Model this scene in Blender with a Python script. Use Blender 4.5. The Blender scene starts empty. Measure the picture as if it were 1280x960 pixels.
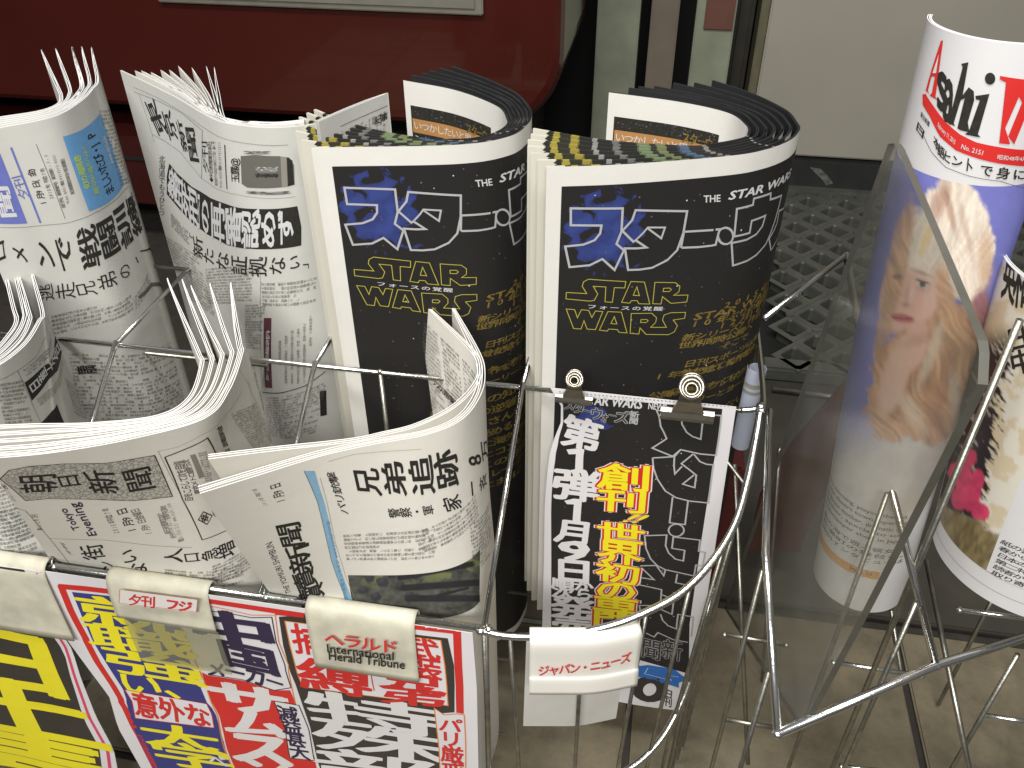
import bpy, bmesh, math, random
import numpy as np
from mathutils import Vector, Matrix
from mathutils.geometry import tessellate_polygon
random.seed(4); RNG = np.random.default_rng(7)
S = bpy.context.scene; COL = S.collection

# ------------------------------------------------------------------ camera, world, lamps, exposure
FPX = 1072.0
CX = np.array([7640, -808, 1072.]); CX /= np.linalg.norm(CX)
CZ = np.array([-15, 1420, 1072.]); CZ /= np.linalg.norm(CZ)
CZ = CZ - CX*(CX@CZ)*.5; CZ /= np.linalg.norm(CZ); CX = CX - CZ*(CX@CZ); CX /= np.linalg.norm(CX)
CY = np.cross(CZ, CX); CR = np.array([CX, CY, CZ])          # world = CR @ camera
H0 = 1.45                                                    # camera height above the floor
def ray(px, py): return CR@np.array([px-640, 480-py, -FPX])
def onY(px, py, y): d = ray(px, py); return d*(y/d[1])
def onZ(px, py, z): d = ray(px, py); return d*(z/d[2])
def onX(px, py, x): d = ray(px, py); return d*(x/d[0])
cam = bpy.data.cameras.new('camera'); camo = bpy.data.objects.new('camera', cam); COL.objects.link(camo)
camo.matrix_world = Matrix([list(CR[0])+[0], list(CR[1])+[0], list(CR[2])+[0], [0, 0, 0, 1]])
cam.sensor_width = 36; cam.lens = FPX/1280*36; cam.clip_start = .02; cam.clip_end = 60
S.camera = camo
W = bpy.data.worlds.new('World'); S.world = W; W.use_nodes = True
W.node_tree.nodes['Background'].inputs[0].default_value = (.95, .98, 1, 1)
W.node_tree.nodes['Background'].inputs[1].default_value = .20
def area(name, loc, target, sx, sy, power, col):
    l = bpy.data.lights.new(name, 'AREA'); l.shape = 'RECTANGLE'; l.size = sx; l.size_y = sy; l.energy = power; l.color = col
    o = bpy.data.objects.new(name, l); COL.objects.link(o); o.location = loc
    o.rotation_euler = (Vector(target)-Vector(loc)).to_track_quat('-Z', 'Y').to_euler(); return o
area('ceiling_lamp', (-.15, .05, 1.25), (-.1, .5, -.4), 1.5, .22, 35, (1, .985, .95))
area('ceiling_lamp_far', (-.15, -1.15, .90), (-.05, .5, -.5), 1.4, .3, 40, (1, .975, .93))
S.view_settings.view_transform = 'Standard'; S.view_settings.look = 'None'
S.view_settings.exposure = 0.0; S.view_settings.gamma = 1
S.cycles.max_bounces = 8; S.cycles.transparent_max_bounces = 16
S.cycles.use_denoising = True

# ------------------------------------------------------------------ materials
def lin(c): return tuple(((x/255)/12.92 if x/255 <= .04045 else (((x/255)+.055)/1.055)**2.4) for x in c)
MATS = {}
def mat(name, col, rough=.6, metal=0, var=0, vscale=30, bump=0, bscale=200, spec=.5, coat=0, space='Object'):
    if name in MATS: return MATS[name]
    m = bpy.data.materials.new(name); m.use_nodes = True; nt = m.node_tree; b = nt.nodes['Principled BSDF']
    b.inputs['Base Color'].default_value = (*col, 1); b.inputs['Roughness'].default_value = rough
    b.inputs['Metallic'].default_value = metal; b.inputs['Specular IOR Level'].default_value = spec
    b.inputs['Coat Weight'].default_value = coat
    tc = nt.nodes.new('ShaderNodeTexCoord')
    if var:
        n = nt.nodes.new('ShaderNodeTexNoise'); n.inputs['Scale'].default_value = vscale; n.inputs['Detail'].default_value = 6
        nt.links.new(tc.outputs[space], n.inputs['Vector'])
        r = nt.nodes.new('ShaderNodeValToRGB'); r.color_ramp.elements[0].position = .3; r.color_ramp.elements[1].position = .72
        r.color_ramp.elements[0].color = (*[c*(1-var) for c in col], 1); r.color_ramp.elements[1].color = (*[min(1, c*(1+var*.6)) for c in col], 1)
        nt.links.new(n.outputs['Fac'], r.inputs['Fac']); nt.links.new(r.outputs[0], b.inputs['Base Color'])
    if bump:
        n2 = nt.nodes.new('ShaderNodeTexNoise'); n2.inputs['Scale'].default_value = bscale; n2.inputs['Detail'].default_value = 4
        nt.links.new(tc.outputs[space], n2.inputs['Vector'])
        bp = nt.nodes.new('ShaderNodeBump'); bp.inputs['Strength'].default_value = bump; bp.inputs['Distance'].default_value = .0006
        nt.links.new(n2.outputs['Fac'], bp.inputs['Height']); nt.links.new(bp.outputs[0], b.inputs['Normal'])
    MATS[name] = m; return m
M = dict(
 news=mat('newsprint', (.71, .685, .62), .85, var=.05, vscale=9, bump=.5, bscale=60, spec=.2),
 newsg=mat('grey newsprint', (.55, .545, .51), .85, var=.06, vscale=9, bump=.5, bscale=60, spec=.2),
 white=mat('white newsprint', (.70, .685, .64), .8, var=.04, vscale=12, bump=.4, bscale=60, spec=.2),
 edge=mat('cut paper edge', (.82, .81, .80), .9, spec=.1),
 poster=mat('poster paper', (.74, .72, .74), .5, var=.03, vscale=10, bump=.35, bscale=25, spec=.4),
 ink=mat('black newspaper ink', (.028, .026, .022), .75, var=.3, vscale=400, spec=.2),
 inkg=mat('grey newspaper ink', (.13, .125, .11), .8, spec=.2),
 fine=mat('fine grey rule ink', (.25, .24, .21), .8, spec=.2),
 purple=mat('dark violet ink', (.03, .018, .055), .7),
 blue=mat('masthead blue ink', (.13, .155, .46), .7, var=.08, vscale=200),
 sky=mat('light blue ink', (.12, .32, .60), .7, var=.08, vscale=200),
 pale=mat('pale blue stripe ink', (.24, .43, .60), .7, var=.1, vscale=200),
 lime=mat('lime print ink', (.42, .58, .12), .7),
 sky2=mat('deep blue stripe lettering', (.08, .22, .42), .7),
 mar=mat('maroon print', (.10, .025, .04), .7),
 pink=mat('pink rule ink', (.72, .06, .15), .5),
 red=mat('red poster ink', (.62, .025, .022), .45, var=.04, vscale=60),
 orange=mat('orange poster ink', (.72, .22, .03), .5),
 yel=mat('yellow poster ink', (.86, .76, .02), .45, var=.03, vscale=60),
 navy=mat('navy poster ink', (.035, .04, .21), .45, var=.06, vscale=60),
 pblk=mat('charcoal poster ink', (.035, .03, .026), .4, var=.1, vscale=60),
 pwhite=mat('white poster print', (.73, .71, .71), .5),
 gwhite=mat('off white print', (.60, .60, .60), .6),
 logog=mat('silver outline print', (.42, .42, .43), .5),
 gold=mat('gold print', (.20, .14, .03), .6, var=.5, vscale=250),
 ylw=mat('thin yellow outline print', (.45, .40, .05), .6),
 chrome=mat('chrome wire', (.62, .62, .60), .22, 1, var=.12, vscale=60, bump=.25, bscale=250),
 chromed=mat('dull zinc wire', (.40, .39, .34), .36, 1, var=.3, vscale=90, bump=.3, bscale=300),
 steel=mat('clip steel', (.36, .33, .28), .30, 1, var=.15, vscale=120),
 plasticc=mat('yellowed cream plastic', (.60, .575, .46), .5, var=.24, vscale=45, bump=.25, bscale=40, spec=.5),
 plasticw=mat('white plastic', (.76, .74, .68), .48, var=.03, vscale=22, spec=.5),
 card=mat('scuffed white card', (.62, .61, .57), .6, var=.1, vscale=30),
 redpaint=mat('glossy dark red paint', (.060, .0085, .006), .16, var=.12, vscale=6, coat=.6),
 redbase=mat('dull red base', (.045, .007, .005), .4, var=.2, vscale=12),
 strip=mat('brushed aluminium strip', (.40, .37, .31), .4, .7, var=.1, vscale=40),
 dark=mat('black recess', (.006, .005, .005), .8),
 post=mat('chipped pale green paint', (.23, .25, .18), .55, var=.22, vscale=14, bump=.5, bscale=50),
 postb=mat('beige painted post', (.18, .15, .115), .5, var=.15, vscale=14),
 postr=mat('dull red plate', (.13, .05, .035), .6, var=.1),
 wall=mat('beige painted steel', (.34, .317, .262), .5, var=.07, vscale=5, bump=.2, bscale=30),
 rubber=mat('black rubber trim', (.022, .022, .022), .55, var=.3, vscale=25, bump=.3),
 mat_=mat('grey green plastic mat', (.085, .088, .074), .45, var=.25, vscale=30, bump=.5, bscale=80),
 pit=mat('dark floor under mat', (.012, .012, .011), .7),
 redcloth=mat('red plastic sheet', (.085, .010, .010), .5),
)
# ------------------------------------------------------------------ object helpers
def obj(name, V, F, m, parent=None, smooth=False, mats=None, mi=None, uv=None):
    V = np.asarray(V, float)
    if parent is not None: V = V-np.array(WL[parent.name])
    me = bpy.data.meshes.new(name); me.from_pydata(V.tolist(), [], [list(map(int, f)) for f in F]); me.update()
    for k in (mats or [m]): me.materials.append(k)
    if mi is not None: me.polygons.foreach_set('material_index', np.asarray(mi, dtype=np.int32))
    if uv is not None:
        l = me.uv_layers.new(name='UVMap'); vi = np.zeros(len(me.loops), dtype=np.int32); me.loops.foreach_get('vertex_index', vi)
        l.data.foreach_set('uv', np.asarray(uv, float)[vi].ravel())
    if smooth: me.polygons.foreach_set('use_smooth', [True]*len(me.polygons))
    o = bpy.data.objects.new(name, me); COL.objects.link(o)
    if parent is not None: o.parent = parent; WL[o.name] = WL[parent.name]
    else: WL[o.name] = (0, 0, 0)
    return o
WL = {}
def thing(name, label, cat, loc, group=None):
    o = bpy.data.objects.new(name, None); COL.objects.link(o); o.location = loc; o.empty_display_size = .02
    WL[o.name] = tuple(loc); o['label'] = label; o['category'] = cat
    if group: o['group'] = group
    return o
def tag(o, label, cat, group=None):
    o['label'] = label; o['category'] = cat
    if group: o['group'] = group
    return o
def struct(o): o['kind'] = 'structure'; return o
def box(x0, x1, y0, y1, z0, z1, bev=0):
    if bev:
        bm = bmesh.new(); bmesh.ops.create_cube(bm, size=1)
        for v in bm.verts: v.co = Vector(((x0+x1)/2+v.co.x*(x1-x0), (y0+y1)/2+v.co.y*(y1-y0), (z0+z1)/2+v.co.z*(z1-z0)))
        bmesh.ops.bevel(bm, geom=bm.edges[:], offset=bev, segments=2, affect='EDGES')
        V = [tuple(v.co) for v in bm.verts]; F = [[v.index for v in f.verts] for f in bm.faces]; bm.free(); return V, F
    V = [(x, y, z) for x in (x0, x1) for y in (y0, y1) for z in (z0, z1)]
    return V, [(0, 1, 3, 2), (4, 6, 7, 5), (0, 4, 5, 1), (2, 3, 7, 6), (0, 2, 6, 4), (1, 5, 7, 3)]
def join(parts):
    V = []; F = []
    for v, f in parts:
        n = len(V); V += [tuple(p) for p in v]; F += [[i+n for i in g] for g in f]
    return V, F
def crom(P, n):
    P = np.asarray(P, float); Q = np.vstack([2*P[0]-P[1], P, 2*P[-1]-P[-2]]); out = []
    for i in range(1, len(Q)-2):
        a, b, c, d = Q[i-1:i+3]
        for t in np.linspace(0, 1, n, endpoint=False):
            out.append(.5*((2*b)+(-a+c)*t+(2*a-5*b+4*c-d)*t*t+(-a+3*b-3*c+d)*t**3))
    out.append(Q[-2]); return np.array(out)
def resample(P, N):
    s = np.concatenate([[0], np.cumsum(np.linalg.norm(np.diff(P, axis=0), axis=1))])
    t = np.linspace(0, s[-1], N+1); return np.stack([np.interp(t, s, P[:, k]) for k in range(P.shape[1])], 1), s[-1]
def tube(pts, r, seg=10, smooth_n=0, caps=True):
    P = np.asarray(pts, float)
    if smooth_n: P = crom(P, smooth_n)
    T = np.gradient(P, axis=0); T /= np.linalg.norm(T, axis=1)[:, None]
    up = np.array([0, 0, 1.]) if abs(T[0][2]) < .9 else np.array([1., 0, 0])
    n = np.cross(T[0], up); n /= np.linalg.norm(n); V = []; F = []
    for i, (p, t) in enumerate(zip(P, T)):
        n = n-t*(n@t); n /= np.linalg.norm(n); b = np.cross(t, n)
        for k in range(seg):
            a = 2*math.pi*k/seg; V.append(p+r*(math.cos(a)*n+math.sin(a)*b))
    for i in range(len(P)-1):
        for k in range(seg):
            a = i*seg+k; b2 = i*seg+(k+1) % seg; F.append((a, b2, b2+seg, a+seg))
    if caps: F += [list(range(seg))[::-1], [len(V)-seg+k for k in range(seg)]]
    return V, F
def blob(c, r):
    bm = bmesh.new(); bmesh.ops.create_icosphere(bm, subdivisions=2, radius=r)
    V = [tuple(np.array(v.co)*(1, 1, .8)+np.array(c)) for v in bm.verts]; F = [[v.index for v in f.verts] for f in bm.faces]; bm.free(); return V, F
def rod(parent, pts, r=.0022, m='chrome', sm=0, welds=()):
    parts = [tube(pts, r, 10, sm)]+[blob(w, r*1.35) for w in welds]
    V, F = join(parts); return obj('rod', V, F, M[m], parent, smooth=True)

# ------------------------------------------------------------------ curved sheets
class Surf:
    """sheet ruled through level curves (z, [(x, y)...]); u runs along the top edge in metres, v downwards"""
    def __init__(s, rows, N=200):
        s.N = N; s.front = 1.0; s.z = np.array([r[0] for r in rows]); s.C = []
        for i, (z, pts) in enumerate(rows):
            c, L = resample(crom(pts, 12), N); s.C.append(c)
            if i == 0: s.L = L
        s.C = np.array(s.C); s.H = s.z[0]-s.z[-1]; s.cache = {}
    def pos(s, u, v):
        u = np.atleast_1d(u).astype(float); v = np.atleast_1d(v).astype(float)
        fu = np.clip(u/s.L*s.N, 0, s.N-1e-6); i = fu.astype(int); fu = fu-i
        z = s.z[0]-v; j = np.clip(np.searchsorted(-s.z, -z, side='right')-1, 0, len(s.z)-2)
        t = (z-s.z[j])/(s.z[j+1]-s.z[j])
        a = s.C[j, i]*(1-fu)[:, None]+s.C[j, i+1]*fu[:, None]; b = s.C[j+1, i]*(1-fu)[:, None]+s.C[j+1, i+1]*fu[:, None]
        xy = a*(1-t)[:, None]+b*t[:, None]; return np.column_stack([xy, z])
    def nrm(s, u, v):
        e = .0012; u = np.atleast_1d(u).astype(float); v = np.atleast_1d(v).astype(float); uc = np.clip(u, e, s.L-e)
        du = s.pos(uc+e, v)-s.pos(uc-e, v); vv = np.clip(v, e, s.H-e); dv = s.pos(uc, vv+e)-s.pos(uc, vv-e)
        n = np.cross(dv, du); return n/np.linalg.norm(n, axis=1)[:, None]
    def at(s, u, v, off=0): return s.pos(u, v)+s.nrm(u, v)*np.atleast_1d(off)[:, None]
    def uv(s, p, side=1):
        """sheet coordinates of the point of this sheet seen along a sight line"""
        px, py = p; k = side
        if k not in s.cache:
            U, V = np.meshgrid(np.linspace(0, s.L*s.front, 181), np.linspace(0, s.H, 121)); U = U.ravel(); V = V.ravel()
            P = s.pos(U, V); n = s.nrm(U, V); ok = (n*P).sum(1)*side < 0
            c = P@CR; s.cache[k] = (U[ok], V[ok], 640-FPX*c[ok, 0]/c[ok, 2], 480+FPX*c[ok, 1]/c[ok, 2], np.linalg.norm(P[ok], axis=1))
        U, V, X, Y, D = s.cache[k]; d = np.hypot(X-px, Y-py); i = np.argmin(d+np.where(d < 4, 0, 0)+D*2)
        u, v = U[i], V[i]; best = (np.hypot(X[i]-px, Y[i]-py), u, v)
        for _ in range(4):
            e = .001; P = s.pos([u, u+e, u], [v, v, v+e]) if u+e < s.L else s.pos([u, u-e, u], [v, v, v+e]); sg = 1 if u+e < s.L else -1
            c = P@CR; x = 640-FPX*c[:, 0]/c[:, 2]; y = 480+FPX*c[:, 1]/c[:, 2]
            if 0 <= u <= s.L:
                r = np.hypot(x[0]-px, y[0]-py)
                if r < best[0]: best = (r, u, v)
            J = np.array([[sg*(x[1]-x[0])/e, (x[2]-x[0])/e], [sg*(y[1]-y[0])/e, (y[2]-y[0])/e]])
            if abs(np.linalg.det(J)) < 1e3: break
            st = np.linalg.solve(J, [px-x[0], py-y[0]]); st = np.clip(st, -.03, .03); u += st[0]; v += st[1]
            if not (0 <= u <= s.L): break
        if 0 <= u <= s.L and best[0] < 25: return np.array([best[1], best[2]])
        if 0 <= u <= s.L: return np.array([best[1], best[2]])
        return np.array([u, v])
def slab(s, off, th, nu=90, nv=2, taper=0, wob=0, seed=0):
    us = np.linspace(0, s.L, nu+1); vs = np.unique(np.round(np.concatenate([np.linspace(0, s.H, nv+1), s.z[0]-s.z]), 6)); nv = len(vs)-1
    U, V = np.meshgrid(us, vs, indexing='ij'); U = U.ravel(); V = V.ravel(); o = np.full(len(U), float(off))
    if taper: o = o*np.clip((s.L-U)/taper, 0, 1)**.6
    if wob:
        r = np.random.default_rng(seed); ph = r.uniform(0, 6.28, 3); o = o+wob*(np.sin(U*70+ph[0])+.6*np.sin(U*170+ph[1]+V*8)+.4*np.sin(V*30+ph[2]))
    A = s.at(U, V, o); B = s.at(U, V, o-th); n = len(U); w = nv+1; P = np.vstack([A, B, A, B]); F = []; mi = []; m2 = 2*n
    for i in range(nu):
        for j in range(nv):
            a = i*w+j; F.append((a, a+1, a+w+1, a+w)); mi.append(0); F.append((a+n, a+w+n, a+w+1+n, a+1+n)); mi.append(1)
        a = i*w+m2; F.append((a, a+w, a+w+n, a+n)); mi.append(2); b = a+nv; F.append((b, b+n, b+w+n, b+w)); mi.append(2)
    for j in range(nv):
        a = m2+j; F.append((a, a+n, a+1+n, a+1)); mi.append(2); b = m2+nu*w+j; F.append((b, b+1, b+1+n, b+n)); mi.append(2)
    return P, F, mi, np.vstack([np.column_stack([U, V])]*4)
def sheet(s, off, m, parent, name='sheet', th=.0003, mats=None, **k):
    P, F, mi, uv = slab(s, off, th, **k)
    o = obj(name, P, F, None, parent, smooth=False, mats=mats or [M[m], M[m], M['edge']], mi=mi, uv=uv)
    o.data.polygons.foreach_set('use_smooth', [k < 2 for k in mi]); FIRST.setdefault(parent.name, o); LAST[parent.name] = o; return o

# ------------------------------------------------------------------ flat print on sheets
GL = {}
def rawtext0(t, res=3, shear=0):
    k = (t, res, shear)
    if k in GL: return GL[k]
    c = bpy.data.curves.new('t', 'FONT'); c.body = t; c.size = 1; c.resolution_u = res; c.shear = shear
    c.fill_mode = 'FRONT'; o = bpy.data.objects.new('t', c); me = bpy.data.meshes.new_from_object(o)
    me.calc_loop_triangles(); V = np.zeros(len(me.vertices)*3); me.vertices.foreach_get('co', V); V = V.reshape(-1, 3)
    T = np.zeros(len(me.loop_triangles)*3, dtype=np.int32); me.loop_triangles.foreach_get('vertices', T); T = T.reshape(-1, 3); V[:, 2] = 0
    bpy.data.objects.remove(o); bpy.data.curves.remove(c); bpy.data.meshes.remove(me)
    GL[k] = (V, T); return GL[k]
def rawtext(t, bold=0, res=3, shear=0):
    """flat lettering (x, y, stamp); heavier weights are the same outline stamped a few times around"""
    V, T = rawtext0(t, res, shear)
    if bold < .018 or len(V) == 0: return V, T
    rings = [(bold*.5, 6 if bold > .03 else 4)]
    if bold > .085: rings.append((bold*.22, 4))
    Vs = []; Ts = []; n = 0; k = 0
    for r, m in rings:
        for i in range(m):
            a = 2*math.pi*(i+.5)/m; Vs.append(V+np.array([r*1.15*math.cos(a), r*.85*math.sin(a), k])); Ts.append(T+n); n += len(V); k += 1
    return np.vstack(Vs), np.vstack(Ts)
V0, _ = rawtext('国', 0, 2); KX0, KX1 = V0[:, 0].min(), V0[:, 0].max(); KY0, KY1 = V0[:, 1].min(), V0[:, 1].max()
def glyph(ch, bold=0, res=2):
    V, T = rawtext(ch, bold, res)
    if len(V) == 0: return V, T
    return np.column_stack([(V[:, 0]-KX0)/(KX1-KX0), 1-(V[:, 1]-KY0)/(KY1-KY0), V[:, 2]]), T
def split_long(V, T, L, Lv):
    V = [tuple(p) for p in V]; T = [tuple(t) for t in T]; cache = {}; out = []
    while T:
        t = T.pop(); e = [(t[0], t[1]), (t[1], t[2]), (t[2], t[0])]
        d = [max(abs(V[a][0]-V[b][0])/L, abs(V[a][1]-V[b][1])/Lv) for a, b in e]; k = int(np.argmax(d))
        if d[k] <= 1: out.append(t); continue
        a, b = e[k]; c = t[(k+2) % 3]; key = (min(a, b), max(a, b))
        if key not in cache: cache[key] = len(V); V.append(((V[a][0]+V[b][0])/2, (V[a][1]+V[b][1])/2, V[a][2]))
        m = cache[key]; T += [(a, m, c), (m, b, c)]
    return np.array(V), np.array(out)
FIRST = {}; LAST = {}
class Print:
    def __init__(s, surf, parent, base=.0, side=1, cut=.0035, clip=True):
        s.s = surf; s.p = (FIRST if side > 0 else LAST).get(parent.name, parent); s.base = base; s.side = side; s.cut = cut; s.D = {}; s.clip = clip
    def q(s, p): return s.s.uv(p, s.side)
    def add(s, name, m, V, T, layer, cut=None):
        if len(T) == 0: return
        cut = cut or s.cut; V = np.asarray(V, float)
        if V.shape[1] == 2: V = np.column_stack([V, np.zeros(len(V))])
        cv = .006 if len(s.s.z) > 2 else 9
        if np.ptp(V[:, 0]) > cut or np.ptp(V[:, 1]) > cv: V, T = split_long(V, T, cut, cv)
        g = s.D.setdefault((name, m, layer), [[], [], 0]); g[0].append(V); g[1].append(np.asarray(T)+g[2]); g[2] += len(V)
    def quad(s, pts):
        """frame from pixel corners: top-left, top-right, bottom-left[, bottom-right] of the lettering frame"""
        return np.array([s.q(p) for p in pts])
    def mapq(s, Q, V):
        a, b, c = Q[:3]; d = Q[3] if len(Q) > 3 else b+c-a; x = V[:, :1]; y = V[:, 1:2]
        return np.column_stack([a*(1-x)*(1-y)+b*x*(1-y)+c*(1-x)*y+d*x*y, V[:, 2]])
    def text(s, t, pts, m='ink', name='headline', vert=False, bold=.03, layer=2, res=2, fit=False, shear=0, gap=.04, uv=False):
        """one line of CJK lettering, cell by cell, or (fit) a whole string stretched to the frame"""
        Q = np.array(pts) if uv else s.quad(pts)
        if fit:
            V, T = rawtext(t, bold, res, shear); 
            if len(V) == 0: return
            k = V[:, 2]; V = (V-V.min(0))/(np.maximum(np.ptp(V, axis=0), 1e-9)); V = np.column_stack([V[:, 0], 1-V[:, 1], k]); s.add(name, m, s.mapq(Q, V), T, layer); return
        n = len(t)
        for i, ch in enumerate(t):
            if ch in ' 　': continue
            rot = vert and ch in 'ー－―（）()「」'
            V, T = glyph(ch, bold, res)
            if len(V) == 0: continue
            k = V[:, 2]
            if rot: V = np.column_stack([1-V[:, 1], V[:, 0]])
            V = V[:, :2]*(1-gap)+gap/2
            if vert: V = np.column_stack([V[:, 0], (V[:, 1]+i)/n, k])
            else: V = np.column_stack([(V[:, 0]+i)/n, V[:, 1], k])
            s.add(name, m, s.mapq(Q, V), T, layer)
    def poly(s, pts, m, name='printed_panel', layer=1, uv=False):
        P = np.array(pts) if uv else np.array([s.q(p) for p in pts])
        T = tessellate_polygon([[Vector((x, y, 0)) for x, y in P]]); T = [t for t in T if len(set(t)) == 3]
        s.add(name, m, P, np.array(T), layer)
    def line(s, pts, w, m, name='printed_rule', layer=2, closed=False, uv=False, sm=False):
        """a printed outline of width w metres"""
        P = np.array(pts, float) if uv else np.array([s.q(p) for p in pts])
        if sm: P = crom(np.vstack([P, P[:1]]) if closed else P, 5); P = P[:-1] if closed else P
        n = len(P); V = []; T = []
        for i in range(n):
            a = P[i-1] if (i > 0 or closed) else None; c = P[(i+1) % n] if (i < n-1 or closed) else None; b = P[i]
            d1 = (b-a) if a is not None else (c-b); d2 = (c-b) if c is not None else d1
            d1 = d1/(np.linalg.norm(d1)+1e-9); d2 = d2/(np.linalg.norm(d2)+1e-9); n1 = np.array([-d1[1], d1[0]]); n2 = np.array([-d2[1], d2[0]])
            mm = n1+n2; l = np.linalg.norm(mm); mm = n1 if l < .2 else mm/l; k = 1/max(.35, mm@n1)
            V += [b+mm*w/2*k, b-mm*w/2*k]
        for i in range(n if closed else n-1):
            j = (i+1) % n; T += [(2*i, 2*j, 2*j+1), (2*i, 2*j+1, 2*i+1)]
        s.add(name, m, np.array(V), np.array(T), layer)
    def body(s, pts, cell, m='inkg', vert=True, name='printed_text', density=.93, bold=.012, line_gap=1.35, layer=2, uv=False, skip=0):
        """a block of small type; cell = type size in metres"""
        Q = np.array(pts) if uv else s.quad(pts)
        w = np.linalg.norm(Q[1]-Q[0]); h = np.linalg.norm(Q[2]-Q[0])
        if vert: nl = max(1, int(w/(cell*line_gap))); nc = max(1, int(h/cell))
        else: nl = max(1, int(h/(cell*line_gap))); nc = max(1, int(w/cell))
        for i in range(nl):
            stop = nc if random.random() > .12 else int(nc*random.uniform(.4, .95))
            for j in range(stop):
                if random.random() > density: continue
                V, T = glyph(random.choice(BODY), 0, 1)
                if len(V) == 0: continue
                V = V[:, :2]*.9+.05
                if vert: V = np.column_stack([((nl-1-i)+V[:, 0]/line_gap)/nl, (V[:, 1]+j)/nc, V[:, 0]*0])
                else: V = np.column_stack([(V[:, 0]+j)/nc, (V[:, 1]/line_gap+i)/nl, V[:, 0]*0])
                s.add(name, m, s.mapq(Q, V), T, layer)
    def dots(s, n, box_, m='gwhite', name='printed_stars', r=(.0002, .0006), layer=2):
        (u0, v0), (u1, v1) = box_
        for _ in range(n):
            c = np.array([random.uniform(u0, u1), random.uniform(v0, v1)]); rr = random.uniform(*r)*random.random()**.5+.00015
            a = np.linspace(0, 2*math.pi, 7)[:6]; V = c+rr*np.column_stack([np.cos(a), np.sin(a)]); s.add(name, m, V, np.array([(0, i, i+1) for i in range(1, 5)]), layer)
    def flush(s):
        out = {}
        for (name, m, layer), (Vs, Ts, _) in sorted(s.D.items(), key=lambda kv: kv[0]):
            V = np.vstack(Vs); T = np.vstack(Ts)
            if s.clip:
                c = V[T].mean(1); ok = (c[:, 0] > 0) & (c[:, 0] < s.s.L) & (c[:, 1] > 0) & (c[:, 1] < s.s.H); T = T[ok]
                V = np.column_stack([np.clip(V[:, 0], .0002, s.s.L-.0002), np.clip(V[:, 1], .0002, s.s.H-.0002), V[:, 2]])
            if len(T) == 0: continue
            used, inv = np.unique(T, return_inverse=True); T = inv.reshape(-1, 3); V = V[used]
            P = s.s.at(V[:, 0], V[:, 1], s.side*(.00009+.00009*layer+.000008*V[:, 2])+s.base)
            mt = M[m] if isinstance(m, str) else m
            o = obj(name, P, T, mt, s.p, uv=V[:, :2]); out[(name, layer)] = o
            if name == 'printed_text': o['kind'] = 'stuff'
        s.D = {}; return out
BODY = list('日本国会議員選挙政府首相発表東京都市民生活経済社会事件警察容疑者逮捕裁判所判決原子力発電所安全保障外交米国中国仏男女兄弟容疑銃撃週刊誌編集部死亡負傷犯行声明組織の の の は は を を に に が が と と で した た て い る こ と さ れ か ら まし ない なる ある し う ん け'.replace(' ', ''))
def Zm(ox, oy, k): return lambda *p: [(ox+p[i]/k, oy+p[i+1]/k) for i in range(0, len(p), 2)]
def vcol_mat(name, rough=.7, gain=1, coat=0):
    m = bpy.data.materials.new(name); m.use_nodes = True; nt = m.node_tree; b = nt.nodes['Principled BSDF']; b.inputs['Roughness'].default_value = rough
    a = nt.nodes.new('ShaderNodeAttribute'); a.attribute_name = 'print'; nt.links.new(a.outputs['Color'], b.inputs['Base Color']); b.inputs['Specular IOR Level'].default_value = .3
    return m
def photo(surf, parent, name, box_uv, res, fn, mat_, base=0, side=1, layer=1):
    """a printed colour picture as a finely divided patch; fn(u, v) -> linear rgb, u v in metres on the sheet"""
    (u0, v0), (u1, v1) = box_uv; nu = max(2, int((u1-u0)/res)); nv = max(2, int((v1-v0)/res))
    U, V = np.meshgrid(np.linspace(u0, u1, nu+1), np.linspace(v0, v1, nv+1), indexing='ij'); U = U.ravel(); V = V.ravel()
    P = surf.at(U, V, side*(.00009+.00009*layer)+base); w = nv+1
    i, j = np.meshgrid(np.arange(nu), np.arange(nv), indexing='ij'); a = (i*w+j).ravel(); F = np.column_stack([a, a+1, a+w+1, a+w])
    o = obj(name, P, F, mat_, parent); c = fn(U, V, P); at = o.data.color_attributes.new('print', 'FLOAT_COLOR', 'POINT')
    at.data.foreach_set('color', np.column_stack([c, np.ones(len(c))]).ravel()); return o
def topx(P): c = P@CR; return 640-FPX*c[:, 0]/c[:, 2], 480+FPX*c[:, 1]/c[:, 2]
def noise2(x, y, seed=0, octv=3):
    r = np.random.default_rng(seed); G = r.random((64, 64)); out = 0; amp = 1; tot = 0
    for o in range(octv):
        X = x*2**o; Y = y*2**o; i = np.floor(X).astype(int); j = np.floor(Y).astype(int); fx = X-i; fy = Y-j; fx = fx*fx*(3-2*fx); fy = fy*fy*(3-2*fy)
        g = lambda a, b: G[a % 64, b % 64]; out = out+amp*((g(i, j)*(1-fx)+g(i+1, j)*fx)*(1-fy)+(g(i, j+1)*(1-fx)+g(i+1, j+1)*fx)*fy); tot += amp; amp *= .5
    return out/tot
def sst(a, b, x): t = np.clip((x-a)/(b-a), 0, 1); return t*t*(3-2*t)

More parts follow.
